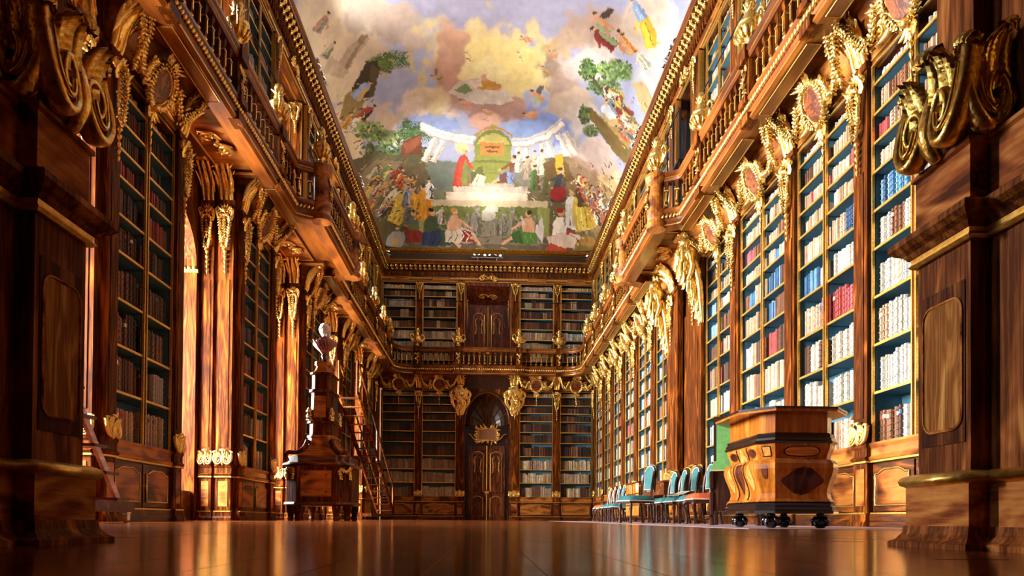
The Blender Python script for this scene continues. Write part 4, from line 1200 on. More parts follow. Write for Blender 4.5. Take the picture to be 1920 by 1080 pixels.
def stroke(pts,w,hexc,w2=None):
    w2=w if w2 is None else w2; L=[];Rr=[];n=len(pts)
    for i,(x,y) in enumerate(pts):
        a=pts[max(0,i-1)];b=pts[min(n-1,i+1)];dx,dy=b[0]-a[0],b[1]-a[1];l=math.hypot(dx,dy) or 1
        ww=(w+(w2-w)*i/(n-1))/2
        L.append((x-dy/l*ww,y+dx/l*ww));Rr.append((x+dy/l*ww,y-dx/l*ww))
    poly(L+Rr[::-1],hexc)
def shade(h,k):
    v=[int(h[i:i+2],16) for i in (0,2,4)]
    return ''.join('%02x'%max(0,min(255,int(c*k))) for c in v)
SK='d9a882'
def figure(x,y,h,col,col2=None,lean=0.0,skin=SK,hair='4a3424',w=.36,arm=None):
    """robed figure: x,y feet centre, h height px, lean = radians clockwise"""
    ca,sa=math.cos(lean),math.sin(lean)
    def T(u,v): # u right, v up (units of h)
        return (x+(u*ca+v*sa)*h, y-(-u*sa+v*ca)*h)
    col2=col2 or shade(col,.7)
    j=lambda s: prr.uniform(-s,s)
    poly([T(-w*.6+j(.04),0),T(-w*.15,-.02),T(w*.3+j(.05),.0),T(w*.62+j(.05),.04),T(w*.5,.3),T(w*.42,.55),T(w*.3,.76),T(.03,.84),T(-w*.28,.78),T(-w*.45,.5),T(-w*.5,.25)],col)
    poly([T(w*.1,0.02),T(w*.55,.05),T(w*.45,.3),T(w*.38,.6),T(w*.2,.74),T(w*.05,.45)],col2)
    for q in range(3):
        u=-w*.4+q*w*.22+j(.03); 
        stroke([T(u,.04),T(u+j(.04)+.02,.3),T(u*.5,.62)],h*.035,shade(col,prr.choice([.6,1.25,1.15])),h*.01)
    ell(*T(.02+j(.02),.9),h*.075,h*.09,skin,lean)
    ell(*T(-.005+j(.02),.945),h*.075,h*.055,hair,lean)
    a=arm if arm is not None else prr.choice([-1,1])
    stroke([T(a*w*.3,.7),T(a*(w*.55),.55+j(.1)),T(a*(w*.45+.1+j(.1)),.5+j(.2))],h*.09,shade(col,1.1),h*.06)
    ell(*T(a*(w*.5+.12),.52+j(.1)),h*.04,h*.035,skin)
def seated(x,y,h,col,col2,skin=SK,hair='3d2a1e',dirn=1,bare=False):
    T=lambda u,v:(x+u*h*dirn,y-v*h)
    poly([T(-.3,0),T(.1,-.03),T(.55,.02),T(.62,.12),T(.45,.32),T(.2,.42),T(-.05,.5),T(-.3,.3)],col)
    poly([T(.15,0),T(.55,.02),T(.45,.3),T(.2,.38)],col2)
    poly([T(-.22,.32),T(.12,.36),T(.14,.62),T(.05,.76),T(-.12,.76),T(-.22,.6)],skin if bare else shade(col2,1.15))
    for q in range(4):
        u=-.2+.17*q; stroke([T(u,.02),T(u+.1,.2),T(u*.6,.38)],h*.04,shade(col,prr.choice([.55,.7,1.3])),h*.012)
    ell(*T(-.02,.87),h*.085,h*.1,skin); ell(*T(-.05,.92),h*.085,h*.06,hair)
    stroke([T(.1,.66),T(.3,.5),T(.42,.42)],h*.1,skin if bare else shade(col2,1.2),h*.06); ell(*T(.44,.41),h*.045,h*.04,skin)
    stroke([T(.45,.15),T(.62,.05),T(.72,-.06)],h*.11,skin,h*.06)
def putto(x,y,s,rot=0,wing=None,cloth=None):
    ca,sa=math.cos(rot),math.sin(rot); T=lambda u,v:(x+(u*ca-v*sa)*s,y+(u*sa+v*ca)*s)
    if wing: poly([T(-.1,-.1),T(.1,-.8),T(.5,-.9),T(.4,-.3),T(.15,0)],wing)
    if cloth: poly([T(0,.1),T(.5,.35),T(.95,.2),T(.8,.5),T(.3,.55),T(-.1,.35)],cloth)
    ell(*T(.15,.08),s*.42,s*.2,'d8a67c',rot); ell(*T(-.38,-.1),s*.17,s*.17,'ddb088'); ell(*T(-.4,-.2),s*.16,s*.1,'6a4a30')
    stroke([T(.45,.1),T(.75,.05),T(1.05,.2)],s*.2,'d49c72',s*.1); stroke([T(.4,.2),T(.7,.35),T(.9,.55)],s*.2,'c98f66',s*.1)
    stroke([T(-.15,.1),T(-.4,.3),T(-.6,.25)],s*.15,'d8a67c',s*.08)
def frond(x,y,L,rot,col,n=9,droop=.8):
    pts=[(x+L*t*math.cos(rot),y+L*t*math.sin(rot)+droop*L*.25*t*t) for t in [i/8 for i in range(9)]]
    stroke(pts,3,shade(col,.8),1)
    for i in range(n):
        t=.12+.85*i/n; px=x+L*t*math.cos(rot);py=y+L*t*math.sin(rot)+droop*L*.25*t*t
        l=L*.38*(1-.4*t)
        for s in (-1,1):
            a=rot+s*1.0+.15
            stroke([(px,py),(px+l*.5*math.cos(a),py+l*.5*math.sin(a)),(px+l*math.cos(a+.5*s*.3)+l*.12,py+l*math.sin(a)+l*.2)],3.2,shade(col,prr.uniform(.8,1.25)),.8)
def foliage(x,y,rx,ry,col,n=26,s=7):
    blob(x,y,rx*.95,ry*.95,shade(col,.75),.85)
    for i in range(n*4):
        a=prr.uniform(0,6.28);q=math.sqrt(prr.random()); ell(x+rx*q*math.cos(a),y+ry*q*math.sin(a),prr.uniform(.3,.75)*s,prr.uniform(.2,.5)*s,shade(col,prr.uniform(.55,1.45)),prr.uniform(0,3),6)
def dabs(x0,y0,x1,y1,n,cols,ang,L=9,w=3.0):
    for i in range(n):
        x=prr.uniform(x0,x1);y=prr.uniform(y0,y1);a=ang+prr.uniform(-.5,.5);l=L*prr.uniform(.5,1.3)
        stroke([(x,y),(x+l*.5*math.cos(a)+1,y+l*.5*math.sin(a)),(x+l*math.cos(a),y+l*math.sin(a))],w*prr.uniform(.6,1.2),shade(prr.choice(cols),prr.uniform(.7,1.25)),.8)
# ---- sky and clouds
for b in [(850,20,260,110,'b3b5d4'),(760,120,110,80,'b4bede'),(1000,40,140,60,'b2b8d8'),
 (640,50,90,120,'ead9bd'),(590,110,60,110,'f1e2bc'),(690,25,55,40,'cdbfb2'),(650,160,60,60,'e9d9b4'),(735,45,40,45,'c9b8ac'),(770,75,30,25,'d6c7b8'),(700,110,40,40,'dfcfb4'),
 (790,205,70,40,'e8d6c2'),(730,240,50,45,'dac5aa'),(800,180,30,22,'f0dfca'),(690,330,50,70,'e3c6a6'),(650,260,40,80,'edd6aa'),
 (800,235,70,28,'8fa6dc'),(1020,215,70,45,'7d99dd'),(1040,150,40,30,'93aade'),(975,240,60,25,'8fa8e0'),
 (925,110,150,85,'f3e3a6'),(925,115,100,55,'f8ea9e'),(905,130,50,30,'fdf4b8'),
 (838,85,26,52,'dcb49c'),(850,65,22,20,'e0b49a'),(825,130,28,26,'d2a690'),(840,165,34,22,'c99f8c'),(880,190,60,22,'b48c7c'),(930,205,70,20,'a98274'),(905,225,32,18,'dcb09c'),(960,190,30,16,'b99484'),(815,185,26,26,'e3d3a6'),
 (1045,85,34,26,'cdb584'),(1040,115,34,26,'a88f7e'),(1055,150,34,44,'b59c8c'),(1075,185,40,40,'cdbaa6'),(1110,60,60,50,'c9bcb4'),(1070,60,40,26,'c9b49c'),(1100,110,60,40,'d6cfca'),(1095,230,34,50,'d8d2ce'),(1130,30,70,40,'c2ab9c'),
 (1240,70,40,130,'ded4c4'),(1200,30,60,60,'dccdbc'),(1215,140,30,60,'b9bfc4'),(1075,300,26,60,'cfc4bc'),(1098,290,26,46,'a07e70'),(1125,330,40,46,'dcb594'),(1165,390,40,70,'ead6a8'),(1110,260,30,30,'a9b8dc'),(1120,280,40,36,'d9c6bc')]:
    blob(*b, st=.95)
# distant tower, drawn foreshortened
stroke([(632,132),(655,95),(680,65)],26,'c9b496',16); stroke([(640,130),(660,96),(682,62)],8,'a48c70',5); stroke([(606,120),(640,140)],36,'d6c4a4',20); ell(672,72,10,7,'9c8468',-.8); figure(585,60,46,'cfa08e','8fa080',.6); figure(600,110,40,'d9cdb0','7c8c5c',.6)
# left grotto, palm, trees
foliage(705,120,26,18,'6f7d3a',24,6); frond(690,115,70,-.35,'4f6a2e',12); frond(700,108,60,-.15,'5c7836',10)
poly([(640,215),(655,165),(680,115),(700,112),(706,128),(690,180),(668,185),(650,215)],'3d3218'); poly([(690,118),(706,128),(694,180),(684,178)],'57481f')
poly([(632,225),(640,180),(660,168),(676,178),(672,215),(655,240)],'a08a52')
figure(660,185,48,'9fb4d6','d9b25a',.7); figure(668,225,42,'b04838','2c2c34',.75); figure(652,245,40,'e8e2d0','c4b890',.7); figure(636,240,36,'d8a24c','c98a3a',.6)
foliage(690,245,30,20,'7e9650',26,7); foliage(720,255,30,16,'6e8a44',18,6); foliage(705,285,34,18,'4f6a34',26,7)
frond(745,262,62,-.75,'3f5c30',12); frond(748,258,60,-.35,'496838',12); frond(742,262,54,-1.2,'4a6436',10)
foliage(760,285,34,26,'4c6432',34,7)
poly([(742,300),(752,262),(784,246),(786,290),(772,318),(748,322)],'6e3a24'); poly([(752,268),(784,250),(780,270),(756,288)],'8a4e30')
# left bank of small leaning figures on a ramp
poly([(655,300),(700,285),(745,290),(800,285),(830,310),(832,372),(775,380),(776,445),(730,470),(712,468),(690,400),(668,350)],'5c5434')
poly([(790,300),(880,300),(880,350),(840,372),(775,376)],'7a7c62')
blob(730,330,60,40,'6d6440',.8); blob(700,370,30,50,'7a6a44',.7); blob(820,320,40,30,'6a7a78',.6)
dabs(668,300,790,400,160,['8f7c50','4c4a2c','a8925c','6e6a48','8c4a30','5c6a7c'],-.9,12,3.5)
poly([(700,420),(705,370),(745,318),(790,300),(800,330),(760,370),(735,410)],'6a5c3c')
poly([(668,330),(700,300),(750,300),(720,345),(700,385),(686,390)],'8c7c58')
pal=['8f3328','c9a24a','47618c','d8d2c2','6e7a3c','b8582e','3c3a34','a8845c','c4b48c','7a8c98','d9b84e','5a3a28']
for i in range(46):
    t=i/46; x=668+prr.uniform(0,1)*92*(1-.25*t)+t*22; y=318+t*78+prr.uniform(-8,8)
    figure(x,y+14,prr.uniform(24,34),prr.choice(pal),prr.choice(pal),.6,w=.32)
# colonnade
for (pts) in ([(783,236),(815,250),(850,258),(882,262)],[(783,230),(820,243),(850,250),(884,254)]):
    stroke(pts,7,'efe6da')
stroke([(783,241),(815,256),(850,264),(880,268)],3,'b9aca0')
stroke([(952,264),(985,262),(1020,248),(1052,222)],9,'f1e9dd'); stroke([(952,255),(985,253),(1020,238),(1050,213)],5,'d9cec2'); stroke([(952,270),(985,268),(1022,254),(1055,228)],3,'b3a69c')
for x0,y0,x1,y1 in ((812,256,790,300),(826,260,806,302),(968,270,970,308),(982,270,986,308),(1010,262,1022,302),(1022,256,1036,298),(1042,244,1070,292),(1055,240,1078,282)):
    stroke([(x0,y0),(x1,y1)],11,'ece2d6',13); stroke([(x0+3,y0),(x1+4,y1)],4,'c2b6aa',5)
# right bank: brown vaulted ruin, trees, crowd
poly([(1092,195),(1104,190),(1130,215),(1165,240),(1185,275),(1180,300),(1160,290),(1130,250)],'7a6430'); poly([(1104,190),(1130,212),(1150,205),(1165,215),(1180,250),(1178,270),(1150,238)],'a88c50')
ell(1150,205,26,20,'c9b27a',.6); ell(1143,196,20,15,'d9e2ea',.6); foliage(1092,205,12,18,'5f7438',14,6); foliage(1105,235,16,12,'6a7e3e',12,5)
foliage(1098,118,16,20,'4f7434',30,6); foliage(1150,118,34,22,'6c8c48',36,7); foliage(1130,150,34,16,'5c7c3a',26,6); stroke([(1100,128),(1120,150),(1145,172)],3,'54401f')
poly([(1185,140),(1205,138),(1225,180),(1218,215),(1200,190)],'c2a878')
for i in range(34):
    t=i/34; x=1160+t*36+prr.uniform(-14,16); y=170+t*90+prr.uniform(-6,10)
    figure(x,y,prr.uniform(26,38),prr.choice(pal),prr.choice(pal),-.75,w=.34)
figure(1150,75,62,'7c2a22','8aa070',-.9,hair='2c2018',w=.34); figure(1185,85,54,'dca25a','c47c3a',-.6,skin='e0a25c',w=.26); figure(1225,70,80,'e2c23c','cfa62c',-.35); figure(1205,20,50,'9db8dc','7f9fd0',-.5); figure(1215,115,46,'d9d4b8','9aa494',-.6)
stroke([(1252,0),(1240,60)],26,'ece2cc',18)
putto(1120,20,34,.5,'4a3c34','8fb07a'); putto(1165,60,26,1.0,None,'c98a3a')
# flying putti
putto(810,138,16,-.4,'8a7a6a','8f9a40'); putto(978,60,16,0,None,'dc9078'); putto(1030,88,13,.4,'a89a90','cf8a70'); putto(965,88,7,0,'d8cfc4'); putto(970,100,7,.3,'cfc6bc'); putto(868,92,7,.2,'d6cbbc'); putto(873,104,7,.1,'d8cfc4')
putto(1015,118,15,.5,'9aa4a0','8a9a4a'); putto(1000,168,22,.25,'6e6660','9fc07c'); putto(985,205,20,-.3,None,'d9a03c'); putto(862,185,16,.1,None,'c98070'); putto(905,200,13,.15,None,'b89a3c'); putto(905,220,8,0,'b89a8c')
# seated figure group in the glory
poly([(836,170),(850,150),(885,140),(930,150),(950,168),(958,182),(930,190),(880,188)],'d9d2c4'); poly([(880,150),(905,142),(935,150),(930,162),(890,160)],'cf9a3a'); poly([(845,165),(865,152),(880,160),(866,172)],'7f9a5c'); ell(902,139,6,7,'dcb292'); poly([(872,146),(895,142),(898,156),(874,160)],'f0e6d0')
# monument
poly([(878,345),(878,300),(884,296),(884,268),(954,268),(954,296),(960,300),(960,345)],'8a9038'); poly([(882,268),(890,250),(905,240),(920,236),(935,240),(948,250),(957,268)],'7c8430'); poly([(888,266),(896,252),(920,243),(944,252),(951,266)],'b8b060')
stroke([(884,250),(900,238),(920,232),(940,238),(955,250)],4,'b88a2c'); ell(920,232,7,5,'a89a3a')
poly([(896,262),(940,262),(940,286),(896,286)],'c98434'); stroke([(904,270),(932,270)],3,'6e4418'); stroke([(908,278),(928,278)],3,'6e4418')
stroke([(884,298),(956,298)],4,'6e7428'); stroke([(882,320),(958,320)],2,'767c30'); poly([(878,345),(878,318),(900,305),(905,345)],'5f6426')
for y0,y1,x0,x1,c in ((340,348,862,982,'b8aa98'),(346,358,846,988,'cfc0ae'),(357,372,832,1000,'e2d2bc')): poly([(x0,y0),(x1,y0),(x1,y1),(x0,y1)],c)
figure(858,346,72,'b8402c','7a8c3e',.1,hair='4a3020',arm=1); blob(862,272,18,14,'f6e08a',.7)
seated(958,338,56,'7488b8','6a3c22',dirn=-1)
poly([(880,343),(890,322),(906,326),(902,346)],'efe2bc'); stroke([(893,325),(889,343)],1.5,'8a7048')
# right of the monument: group
poly([(960,300),(1010,290),(1062,285),(1100,310),(1150,350),(1170,400),(1130,468),(1020,470),(1018,380),(985,372),(985,345),(960,345)],'6e6444')
blob(1000,325,40,30,'8a8c84',.7); blob(1120,380,46,60,'b89a62',.85); blob(1085,330,40,40,'8c7058',.8)
dabs(985,300,1150,440,170,['c9ac6c','6a5a3a','e0cc98','8c5a3c','54603c','b8a88c'],-2.1,12,3.5)
for a in ((968,318,40,'d8d0c0','a8a090'),(998,316,42,'c8b8a0','8a9a8c'),(985,330,44,'b8a890','8c8070'),(1000,352,50,'4e6a34','6b3a20'),(1012,322,50,'cfc8b4','9fae8c'),(1022,360,46,'57562c','6e6a40')): figure(*a)
poly([(1015,300),(1040,285),(1062,300),(1075,330),(1050,335),(1020,330)],'6a5226'); poly([(1036,283),(1050,280),(1056,325),(1042,330)],'d9a22c')
figure(1042,372,66,'3a3c40','5c5a54',.1); ell(1043,357,16,15,'9c2a22')
# parapet, relief and steps in front
poly([(768,372),(1024,372),(1024,384),(768,384)],'c9b894'); poly([(776,384),(1018,384),(1018,440),(776,440)],'6b7438'); poly([(725,440),(1115,440),(1120,468),(716,468)],'6a5f4c')
poly([(812,455),(812,440),(1010,440),(1010,455)],'8a7f6a'); poly([(895,440),(895,412),(930,412),(930,440)],'8c8678')
for x,h in ((872,46),(888,58),(940,48),(955,56),(972,40)): figure(x,440,h,'8f8a7c','6b675c',0,skin='a39d8e',hair='7a7468')
dabs(780,386,1014,438,120,['7c8448','5c6430','86905a','4e5428'],1.4,8,2.5)
for x,h in ((838,40),(852,34),(925,40),(985,36),(1000,44)): figure(x,440,h,'847f70','605c50',0,skin='98927f',hair='6c665a')
ell(912,400,14,12,'b8b4a6'); ell(918,388,12,9,'c4c0b2')
poly([(768,384),(768,440),(790,440),(790,384)],'a8a070'); poly([(1006,384),(1006,440),(1026,440),(1026,384)],'8f9a54')
# foreground figures
dabs(722,442,1116,466,90,['7c705a','584e3c','8c8068'],0,16,2.5)
figure(742,420,82,'e0be42','c9a030',.35,w=.5); figure(757,388,44,'7688a8','c8beb0',.1); figure(790,412,70,'dd9a2c','c47f22',.0,w=.5); figure(800,372,40,'efe6da','2e2e38',.0)
seated(768,452,62,'8c2c24','5a6038',dirn=-1); ell(738,452,16,22,'9c9c98',.5); ell(738,452,5,8,'d0a03c',.5); figure(760,422,42,'6e7068','5c5e58')
seated(808,458,72,'2e3a5c','3c4a30',hair='1e1814'); seated(850,452,66,'d8ccb4','8c2e28',hair='b88a3c',bare=True); figure(824,418,34,'c0b8a4','6b5a44')
seated(985,452,64,'56803a','3e6030',dirn=-1,bare=True); poly([(1000,430),(1012,398),(1018,425),(1014,450)],'d6d2cc'); poly([(975,420),(972,400),(982,415)],'d2ccc6')
seated(1050,460,78,'b83c30','e6dccc',dirn=1,hair='a02a20'); poly([(1030,466),(1022,440),(1050,430),(1078,440),(1082,456),(1050,460)],'e3d3c4'); poly([(1015,468),(1028,450),(1060,462),(1050,470)],'c2503c')
figure(1068,420,72,'f0ece2','d9cfae',.0,hair='e0c04a'); stroke([(1080,420),(1078,345)],2,'8a6424'); figure(1100,424,80,'e6ca58','d6b23c',-.25,w=.55); figure(1090,380,46,'5a4028','8a6a3c',-.2)
for i in range(30):
    t=i/30; figure(1098+t*40+prr.uniform(-12,12),352+t*60+prr.uniform(-14,8),prr.uniform(26,36),prr.choice(['e6d29a','d8ccb0','b8583a','8a6a3c','efe6d0','5c4a38','c9a24a','7688a8']),prr.choice(pal),-.4,w=.34)
ell(1100,456,24,16,'8f7a38'); 
for q in range(7): ell(1082+q*6,452+2*(q%2),3,3,'d9c47a')
poly([(1078,468),(1084,446),(1118,446),(1124,468)],'7c6a34'); ell(1100,446,16,10,'a8843c')

dabs(690,330,780,420,90,['d8b870','e6d8b8','3a3020','a03a2a','c98a3a','4a5c84'],-1.0,7,2.4)
dabs(1085,340,1150,450,90,['f0e0b0','e6d8b8','4a3a28','b0503a','d9b84e','c8c0b0'],-2.0,7,2.4)
dabs(1160,170,1235,330,110,['e0d0a0','4a3a28','b0503a','d9b84e','5c74a0','8a7448'],-2.2,8,2.6)
dabs(625,180,690,290,80,['e0d0a0','4a3a28','b0503a','d9b84e','5c74a0','8a7448'],-.9,8,2.6)
idx = np.arange(NY * nx).reshape(NY, nx)
quads = np.stack([idx[:-1, :-1], idx[1:, :-1], idx[1:, 1:], idx[:-1, 1:]], -1).reshape(-1, 4)
me = bpy.data.meshes.new('ceiling')
me.vertices.add(NY * nx); me.vertices.foreach_set('co', np.stack([GX, GY, GZ], -1).astype(np.float32).ravel())
me.loops.add(quads.size); me.loops.foreach_set('vertex_index', quads.astype(np.int32).ravel())
me.polygons.add(len(quads)); me.polygons.foreach_set('loop_start', np.arange(0, quads.size, 4, dtype=np.int32))
me.update(calc_edges=True); me.validate()
me.polygons.foreach_set('use_smooth', [True] * len(quads))
ca = me.attributes.new('paint', 'FLOAT_COLOR', 'POINT')
ca.data.foreach_set('color', np.concatenate([np.clip(FCOL * .98, 0, 1), np.ones((NY, nx, 1))], -1).astype(np.float32).ravel())
m, nt, b = new_mat('fresco_paint')
a = N(nt, 'ShaderNodeAttribute', attribute_name='paint')
tc = N(nt, 'ShaderNodeTexCoord'); no = N(nt, 'ShaderNodeTexNoise', Scale=2.2, Detail=7.0, Roughness=.7); nt.links.new(tc.outputs['Object'], no.inputs['Vector'])
rp = ramp(nt, [(.3, (.86, .85, .84)), (.7, (1.08, 1.07, 1.05))]); nt.links.new(no.outputs['Fac'], rp.inputs['Fac'])
mx = N(nt, 'ShaderNodeMix', data_type='RGBA', blend_type='MULTIPLY'); mx.inputs[0].default_value = 1.0
nt.links.new(a.outputs['Color'], mx.inputs[6]); nt.links.new(rp.outputs['Color'], mx.inputs[7]); nt.links.new(mx.outputs[2], b.inputs['Base Color'])
b.inputs['Roughness'].default_value = .85
me.materials.append(m)
ceiling = tag(ob('ceiling', me), 'painted vault with sky, clouds and crowds of figures', kind='structure')
M['cove_dark'] = plain('dark_cove_paint', hexc('3a2414'), .7, vary=.2, bscale=20)
def border_band(z0, z1, o, mt, name):
    return MB().sweep([(o - .02, z0), (o, z0), (o + .0, z1), (o - .02, z1)], [(CX0, YN), (CX0, YF + .05), (CX1, YF + .05), (CX1, YN)]).build(name, mt, ceiling)
border_band(11.7, 12.2, .03, M['cove_dark'], 'cove_band')
lb = MB()
for i in range(90):
    x = CX0 + .1 + i * (CX1 - CX0 - .2) / 89
    for s in (-1, 1):
        lb.add(leaf(.2, .1, .15, .3, 4), Matrix.Translation((x, YF + .0, 12.32)) @ Matrix.Rotation(PI / 2 + s * .5 if i < 45 else -PI / 2 + s * .5, 4, 'Y'))
M['leafband'] = gold_mat('painted_leaf_band', hexc('7a5318'), hexc('c08a2c'), .6, .2, 20)
border_band(12.2, 12.45, .02, M['leafband'], 'leaf_band')
lb.build('laurel_leaves', M['leafband'], ceiling)
MB().box(-7.4, 6.5, 1.5, 33, 15.2, 15.4).box(-7.4, 6.5, YF + 1.0, YF + 1.8, 0, 15.4).box(-7.4, -5.4, 2, 33, 11.76, 15.3).box(5.5, 6.5, 2, 33, 11, 15.3).box(-7.4, 6.5, 1.9, 2.2, 12, 15.3).build('roof_masonry', M['plaster'], ceiling)

# ------------------------------------------------------------------ furniture
MAT_Z = .004
M['mat'] = plain('mauve_window_sheen', hexc('9a8790'), .35, vary=.08, bscale=8)  # pale mauve paints the window light reflected along this strip of floor
tag(MB().box(2.25, 4.86, 5.75, 24.5, 0.0005, MAT_Z).build('floor_mat', M['mat']), 'thin mauve-grey sheet with painted window sheen under the desk and chairs on the right', 'mat')

# ---- octagonal monastery desk
def octo(x0, x1, y0, y1, c):
    return [(x0 + c, y0), (x1 - c, y0), (x1, y0 + c * 1.2), (x1, y1 - c * 1.2), (x1 - c, y1), (x0 + c, y1), (x0, y1 - c * 1.2), (x0, y0 + c * 1.2)]
DX0, DX1, DY0, DY1 = 2.62, 3.32, 6.31, 7.34
DCX, DCY = (DX0 + DX1) / 2, (DY0 + DY1) / 2
desk = tag(empty('octagonal_desk', (DCX, DCY, MAT_Z)), 'octagonal inlaid walnut desk with black mouldings on black ball feet', 'desk')
op = [(x - DCX, y - DCY) for x, y in octo(DX0, DX1, DY0, DY1, .1)]
M['desk'] = wood('desk_walnut', hexc('904e16'), hexc('b46c24'), hexc('d08e3e'), axis=2, figure=1.2, rough=.2, coat=.5)
M['desk_dark'] = wood('desk_rosewood', hexc('2a100a'), hexc('4a2012'), hexc('6a3420'), axis=2, figure=3.0)
M['desk_inlay'] = wood('desk_inlay', hexc('b06a28'), hexc('cf8a40'), hexc('e0a55c'), axis=0, figure=4.0)
def dsw(name, prof, mat, smooth=False): return MB().sweep(prof, op, closed=True).build(name, mat, desk, smooth)
BELLY = [(.80, .03), (.76, .025), (.70, .0), (.66, -.01), (.645, .03), (.61, .055), (.56, .06), (.5, .045), (.44, .02), (.38, .0), (.33, -.008), (.28, .005), (.25, .035)]
def belly_o(z):
    P = BELLY
    for (z1, o1), (z0, o0) in zip(P, P[1:]):
        if z0 <= z <= z1: return o0 + (o1 - o0) * (z - z0) / (z1 - z0)
    return 0
dsw('frieze', [(-.2, .9), (0, .9), (0, 1.09), (-.2, 1.09)], M['desk'])
dsw('black_moulding', [(-.2, .8), (.045, .8), (.055, .815), (.04, .83), (.04, .85), (.025, .865), (.03, .885), (.01, .9), (-.2, .9)], M['black'])
dsw('belly', [(-.3, .25)] + [(o, z) for z, o in reversed(BELLY)] + [(-.3, .8)], M['desk'], False)
dsw('base_moulding', [(-.3, .14), (.06, .14), (.06, .165), (.045, .175), (.05, .2), (.03, .215), (.035, .235), (.015, .25), (-.3, .25)], M['black'])
tp = [(x - DCX, y - DCY) for x, y in octo(2.44, 3.5, 6.2, 7.45, .24)]
MB().prism(tp, 1.09, 1.115, 'z').build('top_board', M['desk'], desk)
MB().prism([(x * 1.012, y * 1.012) for x, y in tp], 1.112, 1.132, 'z').build('top_edge', M['black'], desk)
foot = MB().lathe([(.03, .14), (.045, .125), (.03, .11), (.055, .095), (.07, .06), (.062, .025), (.03, .0)][::-1], 12)
for q in range(5):
    a = 2 * PI * q / 5
    foot.tube([(.04 * math.cos(a), .04 * math.sin(a), .11), (.075 * math.cos(a), .075 * math.sin(a), .07), (.07 * math.cos(a), .07 * math.sin(a), .02)], [.014, .02, .012], 6)
fm = foot.mesh('ball_foot', M['black'], True)
for x in (-.24, .24):
    for y in (-.4, .4): ob('ball_foot', fm, desk, (x, y, 0))
def face_inlay(name, mat, half, z0, z1, u0, nrm, org, rows=14, eps=.003):
    """thin veneer shape lying on the swelling desk side; half(t) = half width"""
    m = MB()
    for i in range(rows + 1):
        t = i / rows; z = z0 + (z1 - z0) * t; o = belly_o(z) + eps; h = max(half(t), .001)
        for s in (-1, 1):
            u = u0 + s * h
            m.v.append((org[0] + nrm[0] * o - nrm[1] * u, org[1] + nrm[1] * o + nrm[0] * u, z))
    for i in range(rows): m.face((2 * i, 2 * i + 1, 2 * i + 3, 2 * i + 2))
    return m.build(name, mat, desk)
fo = (0, DY0 - DCY); lo = (DX0 - DCX, 0)
face_inlay('medallion_inlay', M['desk_dark'], lambda t: .16 * math.sin(PI * t) ** .6 + .045 * math.exp(-((t - .5) / .16) ** 2), .31, .58, 0, (0, -1), fo, eps=.004)
face_inlay('cartouche_border', M['black'], lambda t: .178 * (1 - abs(2 * t - 1) ** 2) ** .3, .672, .775, 0, (0, -1), fo, eps=.003)
face_inlay('cartouche_inlay', M['desk_inlay'], lambda t: .165 * (1 - abs(2 * t - 1) ** 2) ** .3, .682, .765, 0, (0, -1), fo, eps=.005)
for s in (-1, 1):
    face_inlay('oval_inlay', M['desk_dark'], lambda t: .09 * math.sin(PI * t) ** .5, .68, .77, s * .24, (-1, 0), lo, eps=.004)
    face_inlay('strap_inlay', M['black'], lambda t: .012, .27, .79, s * (.13), (-1, 0), lo, eps=.003)
    face_inlay('petal_inlay', M['desk_inlay'], lambda t: .07 * math.sin(PI * min(1, t * .9 + .08)) , .36, .62, s * .26, (-1, 0), lo, eps=.004)
face_inlay('lancet_inlay', M['desk_inlay'], lambda t: .09 * (1 - t) ** .6, .66, .79, 0, (-1, 0), lo, eps=.004)
face_inlay('heart_inlay', M['desk_dark'], lambda t: .09 * math.sin(PI * min(1, t * .72 + .02)) , .33, .63, 0, (-1, 0), lo, eps=.004)
cxm, cym = (op[0][0] + op[7][0]) / 2, (op[0][1] + op[7][1]) / 2
nn = Vector((op[0][1] - op[7][1], -(op[0][0] - op[7][0]), 0)).normalized()
face_inlay('plaque_border', M['black'], lambda t: .045, .675, .775, 0, (nn.x, nn.y), (cxm, cym), eps=.003)
face_inlay('plaque_inlay', M['desk_inlay'], lambda t: .036, .685, .765, 0, (nn.x, nn.y), (cxm, cym), eps=.005)
face_inlay('oval_inlay', M['desk_dark'], lambda t: .03 * math.sin(PI * t) ** .5, .46, .6, 0, (nn.x, nn.y), (cxm, cym), eps=.004)
bk = tag(empty('open_book', (2.98, 6.72, MAT_Z + 1.132), .25), 'brown open book lying face down on top of the octagonal desk', 'book')
MB().prism([(-.13, 0), (.0, .075), (.13, 0), (.12, 0), (0, .06), (-.12, 0)], -.09, .09).build('cover', plain('book_cover_brown', hexc('7d5a30'), .6), bk)
MB().prism([(-.115, 0.002), (0, .058), (.115, 0.002)], -.08, .08).build('pages', M['paper'], bk)

